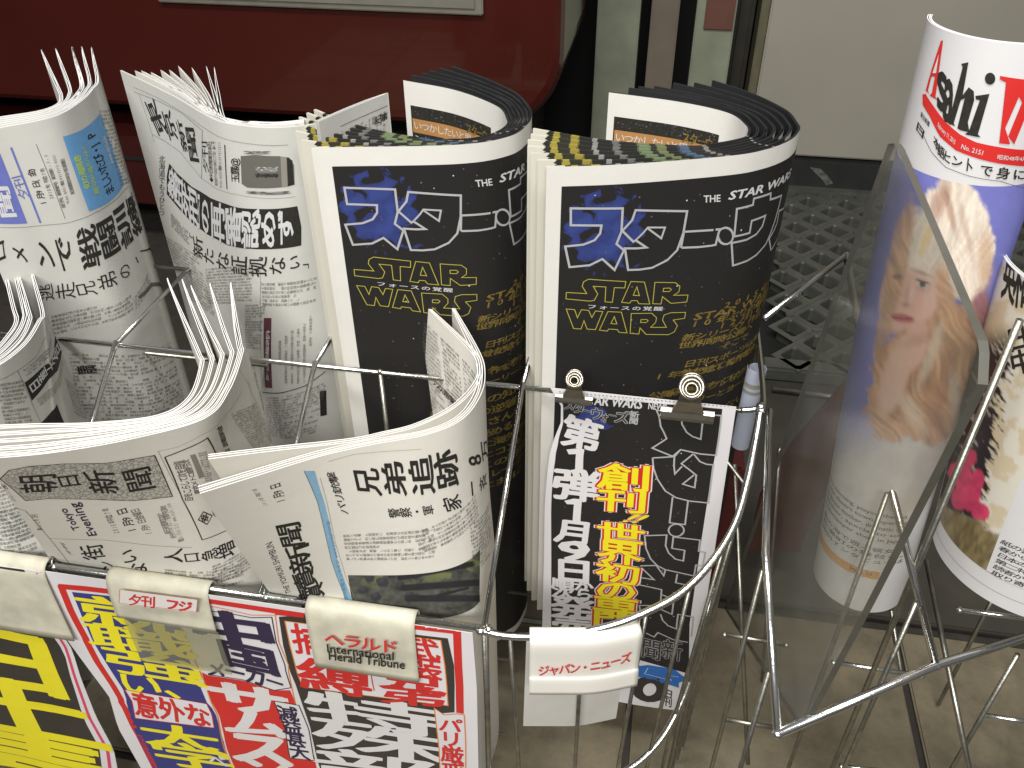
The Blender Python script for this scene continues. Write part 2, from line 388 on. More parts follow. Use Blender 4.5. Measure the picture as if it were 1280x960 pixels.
# ------------------------------------------------------------------ the setting
FZ = -.84
V, F = box(-6, 6, -3, 6, FZ-.05, FZ-.006); floor = struct(obj('floor', V, F, mat('dark grout', (.035, .03, .024), .9, var=.3, vscale=40)))
TV, TF = box(-.146, .146, -.146, .146, -.006, 0, bev=.002)
tm = bpy.data.meshes.new('tile'); tm.from_pydata(TV, [], TF); tm.update()
tmat = mat('olive brown floor tile', (.175, .147, .096), .5, var=.55, vscale=11, bump=.5, bscale=60, space='Generated'); tm.materials.append(tmat)
ti = tmat.node_tree.nodes.new('ShaderNodeObjectInfo'); tn = [n for n in tmat.node_tree.nodes if n.type == 'TEX_NOISE'][0]
tn.noise_dimensions = '4D'; tmul = tmat.node_tree.nodes.new('ShaderNodeMath'); tmul.operation = 'MULTIPLY'; tmul.inputs[1].default_value = 40
tmat.node_tree.links.new(ti.outputs['Random'], tmul.inputs[0]); tmat.node_tree.links.new(tmul.outputs[0], tn.inputs['W']); tn.inputs['Scale'].default_value = 4; tn.inputs['Detail'].default_value = 12; tn.inputs['Roughness'].default_value = .72
for i in range(-5, 5):
    for j in range(-1, 2):
        t = bpy.data.objects.new('tile', tm); COL.objects.link(t); t.parent = floor
        t.location = (.33+.15+.3*i, .10+.15+.3*j, FZ)
V, F = box(-3, 3, .706, 1.165, FZ+.001, FZ+.008, bev=.002); struct(obj('dark_floor_strip', V, F, mat('dark mottled floor strip', (.045, .040, .030), .6, var=.35, vscale=14, bump=.4, bscale=60)))  # floor strip between tiles and mat, given a darker mottled colour
V, F = box(.2, 2.2, 1.165, 1.9, FZ+.001, FZ+.004); struct(obj('mat_well', V, F, M['pit']))
# moulded drainage mat: diamond holes
def lattice():
    V = []; F = []; ax, ay = .0398, .0428; z1 = FZ+.030; z0 = FZ+.006; k = .655
    c0 = (.2555, 1.292)
    def ring(cx, cy):
        n = len(V); O = [(ax, 0), (0, ay), (-ax, 0), (0, -ay)]
        def rr(f, z, cut):       # diamond ring with trimmed corners (eight points)
            out = []
            for i in range(4):
                a = np.array(O[i]); b = np.array(O[(i+1) % 4]); out.append(a*f*(1-cut)+b*f*cut); out.append(a*f*cut+b*f*(1-cut))
            return [(cx+p[0], cy+p[1], z) for p in out]
        V.extend(rr(1, z1-.0015, .0)); V.extend(rr(.965, z1, .03)); V.extend(rr(k+.03, z1, .10)); V.extend(rr(k, z1-.003, .12)); V.extend(rr(k*.97, z0, .12))
        for L in range(4):
            for i in range(8):
                a = n+L*8+i; b = n+L*8+(i+1) % 8; F.append((a, b, b+8, a+8))
    for i in range(0, 26):
        for j in range(-3, 17):
            cx = c0[0]+ax*i; cy = c0[1]+ay*2*j+(ay if i % 2 else 0)
            if 1.18 < cy < 1.86: ring(cx, cy)
    for i in range(0, 26, 1):
        for j in range(-3, 16):
            cx = c0[0]+ax*i; cy = c0[1]+ay*(2*j+1)+(ay if i % 2 else 0)
            if 1.2 < cy < 1.85 and (i+j) % 2 == 0:
                v, f = tube([(cx, cy, z1-.002), (cx, cy, z1+.002)], .0075, 10); n = len(V); V.extend([tuple(p) for p in v]); F.extend([[a+n for a in g] for g in f])
    return V, F
V, F = lattice(); dm = obj('drainage_mat', V, F, M['mat_']); tag(dm, 'grey plastic floor mat with diamond holes in front of the beige cabinet', 'floor mat')
V, F = box(.2, 2.2, 1.166, 1.2, FZ+.004, FZ+.03, bev=.004); o = obj('rim', V, F, M['mat_']); o.parent = dm
V, F = box(.2, 2.2, 1.86, 1.9, FZ+.004, FZ+.032, bev=.004); o = obj('rim', V, F, M['mat_']); o.parent = dm

wp = thing('wall_cabinet', 'beige painted steel cabinet above a black rubber kick strip, behind the mat', 'cabinet', (.9, 1.95, FZ))
def X2(px, y): return onY(px, 0, y)[0]
V, F = box(.195, 2.4, 1.905, 2.3, -.747, .9, bev=.004); obj('steel_panel', V, F, M['wall'], wp)
V, F = box(.15, 2.4, 1.885, 2.3, FZ+.002, -.752, bev=.004); obj('kick_strip', V, F, M['rubber'], wp)
V, F = box(.176, .193, 1.90, 2.0, -.747, .9, bev=.002); obj('edge_trim', V, F, mat('olive edge trim', (.13, .12, .07), .5, var=.2), wp)
b_ = onY(1030, 222, 1.884); P0 = [(b_[0]-.035, 1.8842, b_[2]+.022), (b_[0]-.012, 1.8842, b_[2]+.020), (b_[0]+.008, 1.8842, b_[2]+.004), (b_[0]+.022, 1.8842, b_[2]-.012), (b_[0]+.008, 1.8842, b_[2]-.018), (b_[0]-.004, 1.8842, b_[2]-.004), (b_[0]-.02, 1.8842, b_[2]+.009)]
obj('scuff', P0, [(0, 1, 2, 3, 4, 5, 6)], mat('pale scuff', (.13, .125, .11), .8, var=.6, vscale=120), wp)

V, F = box(-5, .19, 2.12, 2.2, FZ, .9); struct(obj('back_wall', V, F, M['dark']))
def post(label, x0, x1, y0, m, z0=FZ, z1=.9, grp='door frame posts behind the newspapers'):
    V, F = box(x0, x1, y0, y0+.06, z0, z1, bev=.003); o = obj('frame_post', V, F, M[m]); return tag(o, label, 'post')
post('wide chipped pale green post just right of the red machine', -.155, -.066, 1.90, 'post')
post('narrow beige post between the two pale green posts', -.045, .014, 1.96, 'postb')
p2 = post('pale green post carrying a dull red plate near its top', .048, .128, 1.90, 'post')
V, F = box(.066, .124, 1.893, 1.899, -.485, .6, bev=.001); o = obj('red_plate', V, F, M['postr']); o.parent = p2
V, F = box(.131, .172, 1.98, 2.1, FZ, .9, bev=.01); o = obj('door_leaf', V, F, mat('very dark brown door', (.03, .026, .02), .5, var=.2)); tag(o, 'very dark brown door edge against the beige cabinet', 'door')

# the red machine at the back
rc = thing('red_machine', 'glossy dark red machine with a rounded lower corner behind the newspapers', 'machine', (-1.2, 1.7, FZ))
def rounded(x0, x1, z0, z1, r, y0, y1, bev):
    pts = [(x0, z1), (x0, z0)]+[(x1-r+r*math.sin(a), z0+r-r*math.cos(a)) for a in np.linspace(0, math.pi/2, 14)]+[(x1, z1)]
    n = len(pts); V = []; F = []
    cx, cz = (x0+x1)/2, (z0+z1)/2
    for k, (y, s) in enumerate([(y0, 1), (y0+bev*.3, 0), (y0+bev, 0), (y1, 0)]):
        for (x, z) in pts:
            d = [.7, .25, 0, 0][k]*bev; V.append((x-math.copysign(d, x-cx), y, z-math.copysign(d, z-cz)*(1 if z < cz else 0)))
    for k in range(3):
        for i in range(n):
            a = k*n+i; b = k*n+(i+1) % n; F.append((a, a+n, b+n, b))
    F.append(tuple(range(n))[::-1]); return V, F
V, F = rounded(-4, -.172, -.556, .9, .13, 1.45, 1.88, .02); obj('red_door', V, F, M['redpaint'], rc)
V, F = box(-.87, -.302, 1.438, 1.449, -.362, .5, bev=.002); obj('metal_strip', V, F, M['strip'], rc)
V, F = box(-.855, -.315, 1.434, 1.437, -.352, .5, bev=.001); obj('strip_window', V, F, mat('grey glass', (.20, .19, .16), .15, var=.1), rc)
V, F = box(-4, -.26, 1.60, 1.88, FZ+.001, -.558); obj('plinth', V, F, M['dark'], rc)
V, F = box(-4, -.6, 1.43, 1.59, -.745, -.605, bev=.006); obj('ledge', V, F, M['redbase'], rc)
V, F = box(-4, -.6, 1.425, 1.429, -.648, -.642); obj('ledge_seam', V, F, M['dark'], rc)

# ------------------------------------------------------------------ the wire rack with the newspapers
YB, ZB, YF, ZFR = .507, -.390, .364, -.495
ra = thing('wire_newspaper_rack', 'chrome wire newspaper rack with stepped pockets and one bowed basket front', 'rack', (-.25, .45, FZ))
XD = [-.58, -.414, -.246, -.0825]
rod(ra, [(-.75, YB, ZB), (.078, YB, ZB-.002)], .0020, welds=[(x, YB, ZB) for x in XD])
rod(ra, [(-.75, YF, ZFR), (-.0885, YF, ZFR)], .0025, welds=[(x, YF, ZFR) for x in XD])
for x in XD:
    rod(ra, [(x, YB, ZB+.003), (x-.003, YF, ZFR+.003)], .0020)
    rod(ra, [(x, YB, ZB+.001), (x, .63, ZB+.001)], .0019)
    rod(ra, [(x-.004, YF+.002, ZFR-.002), (x-.004, YF+.002, -.83)], .0019, 'chromed')
rod(ra, [(-.246+.052, YB, ZB), (-.246+.052, YB, -.62)], .0018, 'chromed', welds=[(-.194, YB, ZB)])
rod(ra, [(-.75, .63, ZB), (.094, .63, ZB)], .0018, 'chromed')
rod(ra, [(-.75, YB+.05, ZB-.045), (-.30, YB+.05, ZB-.045)], .0018, 'chromed')
BOW = [(-.088, .363, -.497), (-.067, .362, -.497), (-.033, .366, -.494), (-.001, .374, -.487), (.024, .385, -.48), (.047, .399, -.471), (.066, .418, -.456), (.079, .439, -.44), (.086, .465, -.421), (.090, .49, -.402), (.092, .509, -.388)]
rod(ra, BOW, .0028, sm=6, welds=[BOW[0], BOW[-1]])
rod(ra, [(.078, YB, ZB-.002), (.088, YB+.001, ZB), (.094, .515, ZB+.002), (.094, .63, ZB+.002)], .0022, sm=5)
rod(ra, [(.094, .63, ZB), (.094, .63, -.83)], .0022)
low = [(-.088, .372, -.70), (-.04, .372, -.70), (.01, .382, -.70), (.045, .405, -.685), (.066, .436, -.66), (.078, .47, -.62), (.084, .505, -.58)]
rod(ra, low, .003, sm=6)
mid = [(.070, .44, -.515), (.079, .462, -.485), (.085, .490, -.455), (.090, .506, -.43)]
for bx, by, bz, lx, ly, lz in [(-.067, .362, -.499, -.062, .372, -.70), (-.018, .369, -.493, -.016, .376, -.71), (.024, .386, -.482, .018, .386, -.71),
                           (.052, .404, -.468, .044, .405, -.70), (.073, .429, -.448, .061, .43, -.70), (.081, .446, -.436, .070, .45, -.69),
                           (.086, .466, -.42, .077, .468, -.66), (.089, .484, -.406, .083, .485, -.66), (.0915, .50, -.394, .088, .50, -.70)]:
    rod(ra, [(bx, by, bz-.002), (lx, ly, lz), (lx*.98, ly+.002, -.83)], .0016, 'chromed', welds=[(bx, by, bz)])
rod(ra, [(-.0855, YF+.003, ZFR), (-.088, .364, -.83)], .0022, 'chromed')
rod(ra, [(-.75, YF+.004, -.832), (.05, YF+.004, -.832)], .003, 'chromed'); rod(ra, [(-.75, .63, -.832), (.09, .63, -.832)], .003, 'chromed')

rod(ra, [(.05, .52, -.475), (.094, .60, -.475)], .0018, 'chromed'); rod(ra, [(.094, .52, -.475), (.05, .60, -.475)], .0018, 'chromed')
for y in (.385, .43, .53, .60): rod(ra, [(-.75, y, -.669), (-.26, y, -.669)], .0016, 'chromed')
for y in (.40, .45, .53, .62): rod(ra, [(-.25, y, -.768), (-.09, y, -.768)], .0016, 'chromed')
for y in (.53, .57, .61): rod(ra, [(-.10, y, -.659), (.09, y, -.659)], .0016, 'chromed')
for x in (-.60, -.42, -.26): rod(ra, [(x, .366, -.672), (x, .63, -.672)], .0018, 'chromed')

# ------------------------------------------------------------------ the second rack at the right
rb = thing('wire_magazine_rack', 'chrome wire magazine rack with an acrylic divider, right of the newspaper rack', 'rack', (.2, .45, FZ))
def R(pts, r=.0021, m='chrome', sm=0, w=()): return rod(rb, pts, r, m, sm, w)
c1 = onZ(972, 917, -.46); c2 = onZ(1170, 832, -.46); c3 = onZ(1280, 797, -.46); c3 = c2+(c3-c2)*2.5
R([c1, c2, c3], .0029); t1 = onY(955, 512, .505)+np.array([.004, 0, 0]); R([t1, onY(957, 690, .40), c1], .0026, w=[c1])
t2 = onY(1058, 319, .60); R([t2, onY(1095, 535, .475), c2], .0026, w=[c2]); t3 = onY(955, 398, .515); R([t3, t2], .0021, w=[t2])
def vert(px, py, y, qy, **k):
    a = onY(px, py, y); lo = onY(px, qy, y); R([a, (a[0], a[1], max(lo[2], FZ+.005))], k.get('r', .0017), 'chromed')
vert(1145, 753, .378, 1300); vert(953, 713, .392, 1200); vert(961, 840, .34, 1200); vert(1272, 818, .40, 1300); vert(1109, 617, .43, 1100); vert(1275, 400, .405, 1200, r=.0020)
vert(1253, 725, .60, 1000, r=.0021)
def hbar(a, b, y, r=.0019, m='chromed'): p = onY(*a, y); q = onY(*b, y); R([p, q], r, m, w=[p, q])
hbar((1042, 828), (1152, 845), .44, m='chrome'); hbar((906, 793), (983, 806), .44); hbar((906, 899), (970, 910), .40); hbar((1200, 762), (1320, 778), .43, m='chrome')
hbar((1230, 894), (1320, 908), .42, m='chrome'); hbar((1052, 958), (1095, 963), .42, m='chrome'); hbar((1018, 912), (1145, 934), .62)
R([onY(1114, 763, .66), onY(1141, 934, .62), onY(1146, 1000, .6)], .0021, 'chromed')
R([onY(1158, 700, .50), onY(1212, 965, .36)], .0021, 'chromed')
R([onY(965, 487, .75), onY(1240, 520, .75)], .004, 'chromed')
R([onY(918, 580, .55), onY(935, 955, .42)], .002, 'chromed'); R([onY(975, 560, .60), onY(945, 950, .60)], .0018, 'chromed')
# acrylic
def acrylic(name, tint, rough, gl):
    m = bpy.data.materials.new(name); m.use_nodes = True; nt = m.node_tree; nt.nodes.clear()
    o = nt.nodes.new('ShaderNodeOutputMaterial'); tr = nt.nodes.new('ShaderNodeBsdfTransparent'); tr.inputs[0].default_value = (*tint, 1)
    g = nt.nodes.new('ShaderNodeBsdfGlossy'); g.inputs['Roughness'].default_value = rough; d = nt.nodes.new('ShaderNodeBsdfDiffuse'); d.inputs[0].default_value = (.55, .56, .48, 1)
    fr = nt.nodes.new('ShaderNodeLayerWeight'); fr.inputs[0].default_value = .12; fk = nt.nodes.new('ShaderNodeMath'); fk.operation = 'MULTIPLY'; fk.inputs[1].default_value = .22; nt.links.new(fr.outputs['Fresnel'], fk.inputs[0])
    n = nt.nodes.new('ShaderNodeTexNoise'); tc = nt.nodes.new('ShaderNodeTexCoord'); n.inputs['Scale'].default_value = 22; n.inputs['Detail'].default_value = 8
    nt.links.new(tc.outputs['Object'], n.inputs['Vector']); mr = nt.nodes.new('ShaderNodeMapRange'); mr.inputs[1].default_value = .35; mr.inputs[2].default_value = .75; mr.inputs[3].default_value = gl*.6; mr.inputs[4].default_value = gl*1.3
    nt.links.new(n.outputs['Fac'], mr.inputs[0]); m1 = nt.nodes.new('ShaderNodeMixShader'); m2 = nt.nodes.new('ShaderNodeMixShader')
    nt.links.new(mr.outputs[0], m1.inputs[0]); nt.links.new(tr.outputs[0], m1.inputs[1]); nt.links.new(d.outputs[0], m1.inputs[2])
    nt.links.new(fk.outputs[0], m2.inputs[0]); nt.links.new(m1.outputs[0], m2.inputs[1]); nt.links.new(g.outputs[0], m2.inputs[2]); nt.links.new(m2.outputs[0], o.inputs[0]); return m
ACR = acrylic('hazy clear acrylic', (.87, .87, .85), .25, .10); ACE = mat('acrylic cut edge', (.085, .082, .068), .35, var=.15, vscale=60)
PANES = []
def pane(pts, th, nm='acrylic_panel'):
    """pts on a near-vertical plane x; thickness along x"""
    P = [np.array(p) for p in pts]; n = len(P); V = [tuple(p) for p in P]+[(p[0]+th, p[1], p[2]) for p in P]
    F = [tuple(range(n)), tuple(range(2*n-1, n-1, -1))]+[(i, i+n, (i+1) % n+n, (i+1) % n) for i in range(n)]
    return obj(nm, V, F, None, rb, mats=[ACR, ACE], mi=[0, 0]+[1]*n)
pp = [onX(*p, .12) for p in [(1110, 180), (1117, 179), (1122, 186), (1222, 425), (1224, 440), (1222, 480), (1080, 760), (1000, 912), (905, 760)]]
pane(pp, .0035)

# ------------------------------------------------------------------ newspapers
def tz(pts, z): return [tuple(onZ(x, y, z)[:2]) for x, y in pts]
def px_rows(rows): return Surf([(z, tz(p, z)) for z, p in rows])
def copies(outer, inner, n, zt, zb, low_o=None, low_i=None, slip=None):
    """n nested copies between the outermost and the innermost top edges (pixel-traced, then real plan curves)"""
    O = np.array(tz(outer, zt)); I = np.array(tz(inner, zt)); out = []
    for k in range(n):
        t = k/max(1, n-1); c = O*(1-t)+I*t
        if slip: d = c[0]-c[1]; c = np.vstack([c[0]+d/np.linalg.norm(d)*slip[k], c[1:]])
        j = np.random.default_rng(int(1e4*abs(O[0, 0]))+k).uniform(-1, 1, (2, 2)); m = len(c); w = np.clip((np.arange(m)-(m-4))/3., 0, 1)[:, None]
        c = c+w*j[0]*np.array([.004, .006])
        rows = [(zt, c)]
        if low_o is not None:
            for (z, lo), (_, li) in zip(low_o, low_i): rows.append((z, np.array(lo)*(1-t)+np.array(li)*t))
        rows.append((zb, rows[-1][1])); out.append(Surf(rows))
    return out
def newspaper(name, label, surf, sheets, m='news', group=None, gap=.0006, taper=.05, mats=None, wob=.00025, nu=90, seed=0, cat='newspaper', th=.0003, **k):
    b = surf.pos([surf.L*.3], [surf.H])[0]; t = thing(name, label, cat, b, group)
    for i in range(sheets):
        mm = mats(i, sheets) if mats else None
        sheet(surf, -i*gap, m, t, th=th, taper=taper, nu=200 if (i == 0 and 'ront' in label) or i == sheets-1 else nu, nv=18 if i in (0, sheets-1) else 4, wob=wob if 0 < i < sheets-1 else 0, seed=seed+i, mats=mm, **k)
    return t

# ---- the film newspaper stacks (two, behind the rail)
def colour_edge(gl=False):
    """dark full-bleed spread seen along its top edge; colours follow the printed pictures along the sheet"""
    m = bpy.data.materials.new('full colour spread print'); m.use_nodes = True; nt = m.node_tree; b = nt.nodes['Principled BSDF']; b.inputs['Roughness'].default_value = .55
    uv = nt.nodes.new('ShaderNodeUVMap'); sx = nt.nodes.new('ShaderNodeSeparateXYZ'); nt.links.new(uv.outputs[0], sx.inputs[0])
    n = nt.nodes.new('ShaderNodeTexNoise'); n.inputs['Scale'].default_value = 900; n.inputs['Detail'].default_value = 2; nt.links.new(uv.outputs[0], n.inputs['Vector'])
    ml = nt.nodes.new('ShaderNodeMath'); ml.operation = 'MULTIPLY_ADD'; ml.inputs[1].default_value = .006; nt.links.new(n.outputs['Fac'], ml.inputs[0]); nt.links.new(sx.outputs[0], ml.inputs[2])
    dv = nt.nodes.new('ShaderNodeMath'); dv.operation = 'DIVIDE'; dv.inputs[1].default_value = .30; nt.links.new(ml.outputs[0], dv.inputs[0])
    r = nt.nodes.new('ShaderNodeValToRGB'); r.color_ramp.interpolation = 'CONSTANT'; cr = r.color_ramp
    st = [(0, (.6, .58, .5)), (.045, (.02, .02, .016)), (.06, (.33, .28, .05)), (.078, (.03, .03, .02)), (.105, (.30, .24, .04)), (.122, (.02, .02, .016)), (.155, (.26, .26, .24)), (.165, (.02, .02, .018)), (.20, (.15, .15, .14)), (.215, (.02, .02, .018)),
          (.255, (.15, .20, .10)), (.285, (.03, .03, .025)), (.30, (.15, .18, .08)), (.32, (.02, .02, .02)), (.345, (.07, .11, .17)), (.37, (.025, .025, .025)), (.40, (.22, .2, .17)), (.412, (.018, .018, .018)), (.53, (.3, .3, .3)), (.535, (.018, .018, .02))]
    if gl: st[-2:] = [(.60, (.6, .59, .56)), (.67, (.018, .018, .02))]
    for i, (p, c) in enumerate(st):
        e = cr.elements[i] if i < 2 else cr.elements.new(p); e.position = p; e.color = (*c, 1)
    nt.links.new(dv.outputs[0], r.inputs[0]); nt.links.new(r.outputs[0], b.inputs['Base Color']); return m
CE = colour_edge(); CE2 = colour_edge(True); DARKS = mat('black page print', (.022, .022, .024), .5, var=.2, vscale=60)
def film_mats(i, n, inner=False):
    if i == 0: return [M['white'], CE, CE]
    if i == n-1 and inner: return [CE, M['white'], CE]
    return [CE, CE, CE]
ZT = -.2175; ZBW = -.655
sw2o = [(683, 209), (785, 205), (910, 195), (957, 187), (988, 175), (1000, 162), (997, 153), (982, 137), (940, 117), (891, 101)]
sw2i = [(666, 161), (758, 176), (860, 183), (894, 180), (930, 173), (938, 166), (935, 156), (910, 140), (847, 126), (758, 114)]
sw1o = [(389, 185), (415, 184), (570, 181), (635, 171), (659, 156), (665, 143), (660, 130), (643, 115), (605, 98), (563, 83)]
sw1i = [(392, 137), (438, 155), (504, 170), (570, 175), (612, 169), (634, 158), (636, 148), (622, 131), (570, 111), (504, 98)]
ORD = ['front copy', 'second copy from the front', 'third copy from the front', 'fourth copy from the front', 'fifth copy from the front', 'sixth copy from the front', 'rearmost copy']
sp2 = copies(sw2o, sw2i, 7, ZT, ZBW, slip=[0, .004, .007, .008, .0065, .003, 0]); sp1 = copies(sw1o, sw1i, 7, ZT, -.76, slip=[0, .008, .014, .0165, .015, .008, 0])
for side, sps, sd in (('right hand', sp2, 10), ('left hand', sp1, 60)):
    T = []
    for i, s in enumerate(sps):
        lab = '%s in the %s curled stack of black starry newspapers' % (ORD[i], side)
        T.append(newspaper('newspaper', lab, s, 4, 'white', 'black space themed newspapers in two curled stacks', gap=.00052, taper=.0, mats=film_mats if i == 0 else (lambda q, n: [CE2, CE, CE] if q == 0 else film_mats(q, n, i == 6)), seed=sd+i*5, wob=.00022))
    if side == 'right hand': T2 = T
    else: T1 = T

# starry black print with a blue planet, in sheet coordinates
def star_mat(pc, pr):
    m = bpy.data.materials.new('starry black print'); m.use_nodes = True; nt = m.node_tree; L = nt.links.new; b = nt.nodes['Principled BSDF']; b.inputs['Roughness'].default_value = .42; b.inputs['Specular IOR Level'].default_value = .35
    uv = nt.nodes.new('ShaderNodeUVMap')
    n = nt.nodes.new('ShaderNodeTexNoise'); n.inputs['Scale'].default_value = 75; n.inputs['Detail'].default_value = 7; n.inputs['Distortion'].default_value = .6; L(uv.outputs[0], n.inputs['Vector'])
    mp = nt.nodes.new('ShaderNodeVectorMath'); mp.operation = 'DISTANCE'; L(uv.outputs[0], mp.inputs[0]); mp.inputs[1].default_value = (*pc, 0)
    r1 = nt.nodes.new('ShaderNodeMapRange'); r1.inputs[1].default_value = pr*1.7; r1.inputs[2].default_value = pr*.3; r1.inputs[3].default_value = -.36; r1.inputs[4].default_value = .15; L(mp.outputs['Value'], r1.inputs[0])
    ad = nt.nodes.new('ShaderNodeMath'); ad.operation = 'ADD'; L(r1.outputs[0], ad.inputs[0]); L(n.outputs['Fac'], ad.inputs[1])
    r2 = nt.nodes.new('ShaderNodeValToRGB'); r2.color_ramp.elements[0].position = .49; r2.color_ramp.elements[0].color = (.020, .0185, .018, 1); r2.color_ramp.elements[1].position = .53; r2.color_ramp.elements[1].color = (.030, .042, .16, 1)
    e = r2.color_ramp.elements.new(.70); e.color = (.038, .06, .225, 1); L(ad.outputs[0], r2.inputs[0])
    L(r2.outputs[0], b.inputs['Base Color']); return m
A = Zm(690, 225, 6.4); B = Zm(840, 190, 6); C = Zm(695, 335, 1280/180); D = Zm(800, 360, 6.4)
s2 = sp2[0]; g = Print(s2, T2[0])
q0 = g.q((702, 233)); pc = g.q(A(420, 400)[0]); SM = star_mat(pc, .034)
u0, v0 = q0; PB = [(u0, v0), (s2.L-.012, v0), (s2.L-.012, s2.H-.01), (u0, s2.H-.01)]
FILM = []        # everything on the film front page in sheet coordinates, reused on the left stack
def fl(pts, w, m, **k): FILM.append(('line', [g.q(p) for p in pts], w, m, k))
W1 = .00155; closed = dict(closed=True, name='title_lettering')
fl(A(150, 225, 565, 225, 555, 410, 515, 510, 575, 560, 500, 718, 402, 630, 300, 680, 140, 695, 105, 530, 250, 515, 340, 480, 385, 425, 395, 362, 150, 360), W1, 'logog', **closed)
fl(A(668, 240, 1080, 248, 1050, 420, 1000, 560, 920, 640, 800, 700, 700, 715, 608, 718, 582, 545, 680, 545, 755, 538, 668, 480, 650, 492, 562, 405, 640, 320), W1, 'logog', **closed)
fl(A(668, 480, 730, 420, 765, 378, 903, 378, 873, 465, 765, 385), W1*.85, 'logog', name='title_lettering')
fl(A(1060, 412, 1180, 405, 1290, 398), W1, 'logog', name='title_lettering'); fl(A(1035, 540, 1170, 535, 1285, 522), W1, 'logog', name='title_lettering'); fl(A(1055, 410, 1030, 540), W1, 'logog', name='title_lettering')
fl(B(325, 580, 355, 578, 325, 695, 300, 698), W1, 'logog', name='title_lettering')
fl([B(400+57*math.cos(a), 628+62*math.sin(a))[0] for a in np.linspace(0, 2*math.pi, 19)[:18]], W1, 'logog', **closed)
fl(B(485, 425, 605, 395, 612, 348, 738, 308, 735, 355, 818, 325, 800, 400, 770, 510, 735, 610, 700, 690, 630, 770, 560, 815, 455, 850, 445, 680, 560, 655, 630, 615, 675, 555, 698, 475, 595, 515, 580, 605, 465, 632), W1, 'logog', **closed)
fl(B(868, 290, 850, 370, 835, 420, 800, 440, 785, 530, 760, 590, 725, 650, 738, 735, 790, 640, 812, 560), W1, 'logog', name='title_lettering')
yl = dict(closed=True, name='outline_lettering')
fl(C(290, 97, 620, 118, 610, 175, 518, 172, 500, 303, 435, 298, 442, 166, 330, 160, 370, 230, 340, 285, 300, 292, 88, 272, 92, 215, 272, 225, 232, 160, 245, 120), .00052, 'ylw', **yl)
fl(C(665, 118, 785, 123, 832, 318, 735, 315, 720, 288, 668, 288, 655, 310, 582, 303), .00052, 'ylw', **yl); fl(C(718, 165, 740, 243, 685, 240), .00052, 'ylw', **yl)
fl(C(878, 125, 1060, 128, 1100, 160, 1090, 210, 1045, 240, 1172, 238, 1160, 300, 1020, 312, 945, 252, 932, 318, 858, 315), .00052, 'ylw', **yl); fl(C(955, 178, 1010, 176, 1025, 190, 1005, 207, 950, 207), .00052, 'ylw', **yl)
fl(C(90, 362, 165, 368, 190, 440, 225, 368, 290, 375, 318, 438, 350, 380, 415, 385, 350, 545, 275, 540, 248, 465, 222, 540, 155, 535), .00052, 'ylw', **yl)
fl(C(460, 385, 580, 390, 630, 575, 560, 570, 545, 545, 468, 540, 455, 558, 385, 550), .00052, 'ylw', **yl); fl(C(517, 430, 540, 495, 487, 492), .00052, 'ylw', **yl)
fl(C(668, 402, 850, 400, 892, 440, 885, 480, 840, 525, 980, 525, 945, 460, 960, 415, 1020, 395, 1150, 392, 1142, 445, 1040, 460, 1078, 510, 1050, 565, 1000, 590, 800, 588, 745, 530, 735, 585, 658, 578), .00052, 'ylw', **yl); fl(C(755, 457, 805, 455, 818, 467, 800, 483, 750, 482), .00052, 'ylw', **yl)
def ft(t, pts, m, **k): FILM.append(('text', t, g.quad(pts), m, k))
ft('THE', B(235, 325, 362, 318, 240, 378), 'gwhite', fit=True, bold=.035, shear=.1, name='title_lettering')
_a = g.q(B(430, 292)[0]); _h = g.q(B(400, 362)[0])[1]-_a[1]
FILM.append(('text', 'STAR WARS', [_a, _a+np.array([.066, 0]), _a+np.array([0, _h])], 'gwhite', dict(fit=True, bold=.05, shear=.15, name='title_lettering')))
ft('フォースの覚醒', C(270, 315, 960, 338, 265, 362), 'gwhite', bold=.02, name='subtitle', gap=.25)
for t, x, y in [('2015年12月18日', 690, 105), ('STAR WARS新作', 445, 200), ('10年ぶりの最新作', 430, 255), ('12月18日公開', 650, 270), ('新シリーズ7作目', 350, 370), ('世界同時公開へ', 320, 430), ('そこで', 655, 440),
                ('日刊スポーツは来年', 365, 580), ('分かけて世界初の新聞', 330, 650), ('1年を記念し発行を決めた', 140, 680), ('スターすべてが分かる', 250, 800), ('公開6作をプレゼント', 80, 835), ('ストーリーとヨーダ', 160, 905)]:
    a_ = g.q(D(x, y)[0]); n_ = len(t)
    if t[0] == 'S':
        FILM.append(('text', 'STAR WARS', [a_, a_+np.array([.083, 0]), a_+np.array([-.0015, .0062])], 'gold', dict(name='gold_lettering', bold=.05, fit=True))); continue
    FILM.append(('text', t, [a_, a_+np.array([.0098*n_, 0]), a_+np.array([-.0015, .0066])], 'gold', dict(name='gold_lettering', bold=.045, gap=.10)))
E2 = Zm(400, 430, 1280/260)
s1 = sp1[0]; g1 = Print(s1, T1[0]); q1 = g1.q((415, 208))
off1 = np.array([q1[0]-u0, q1[1]-v0])
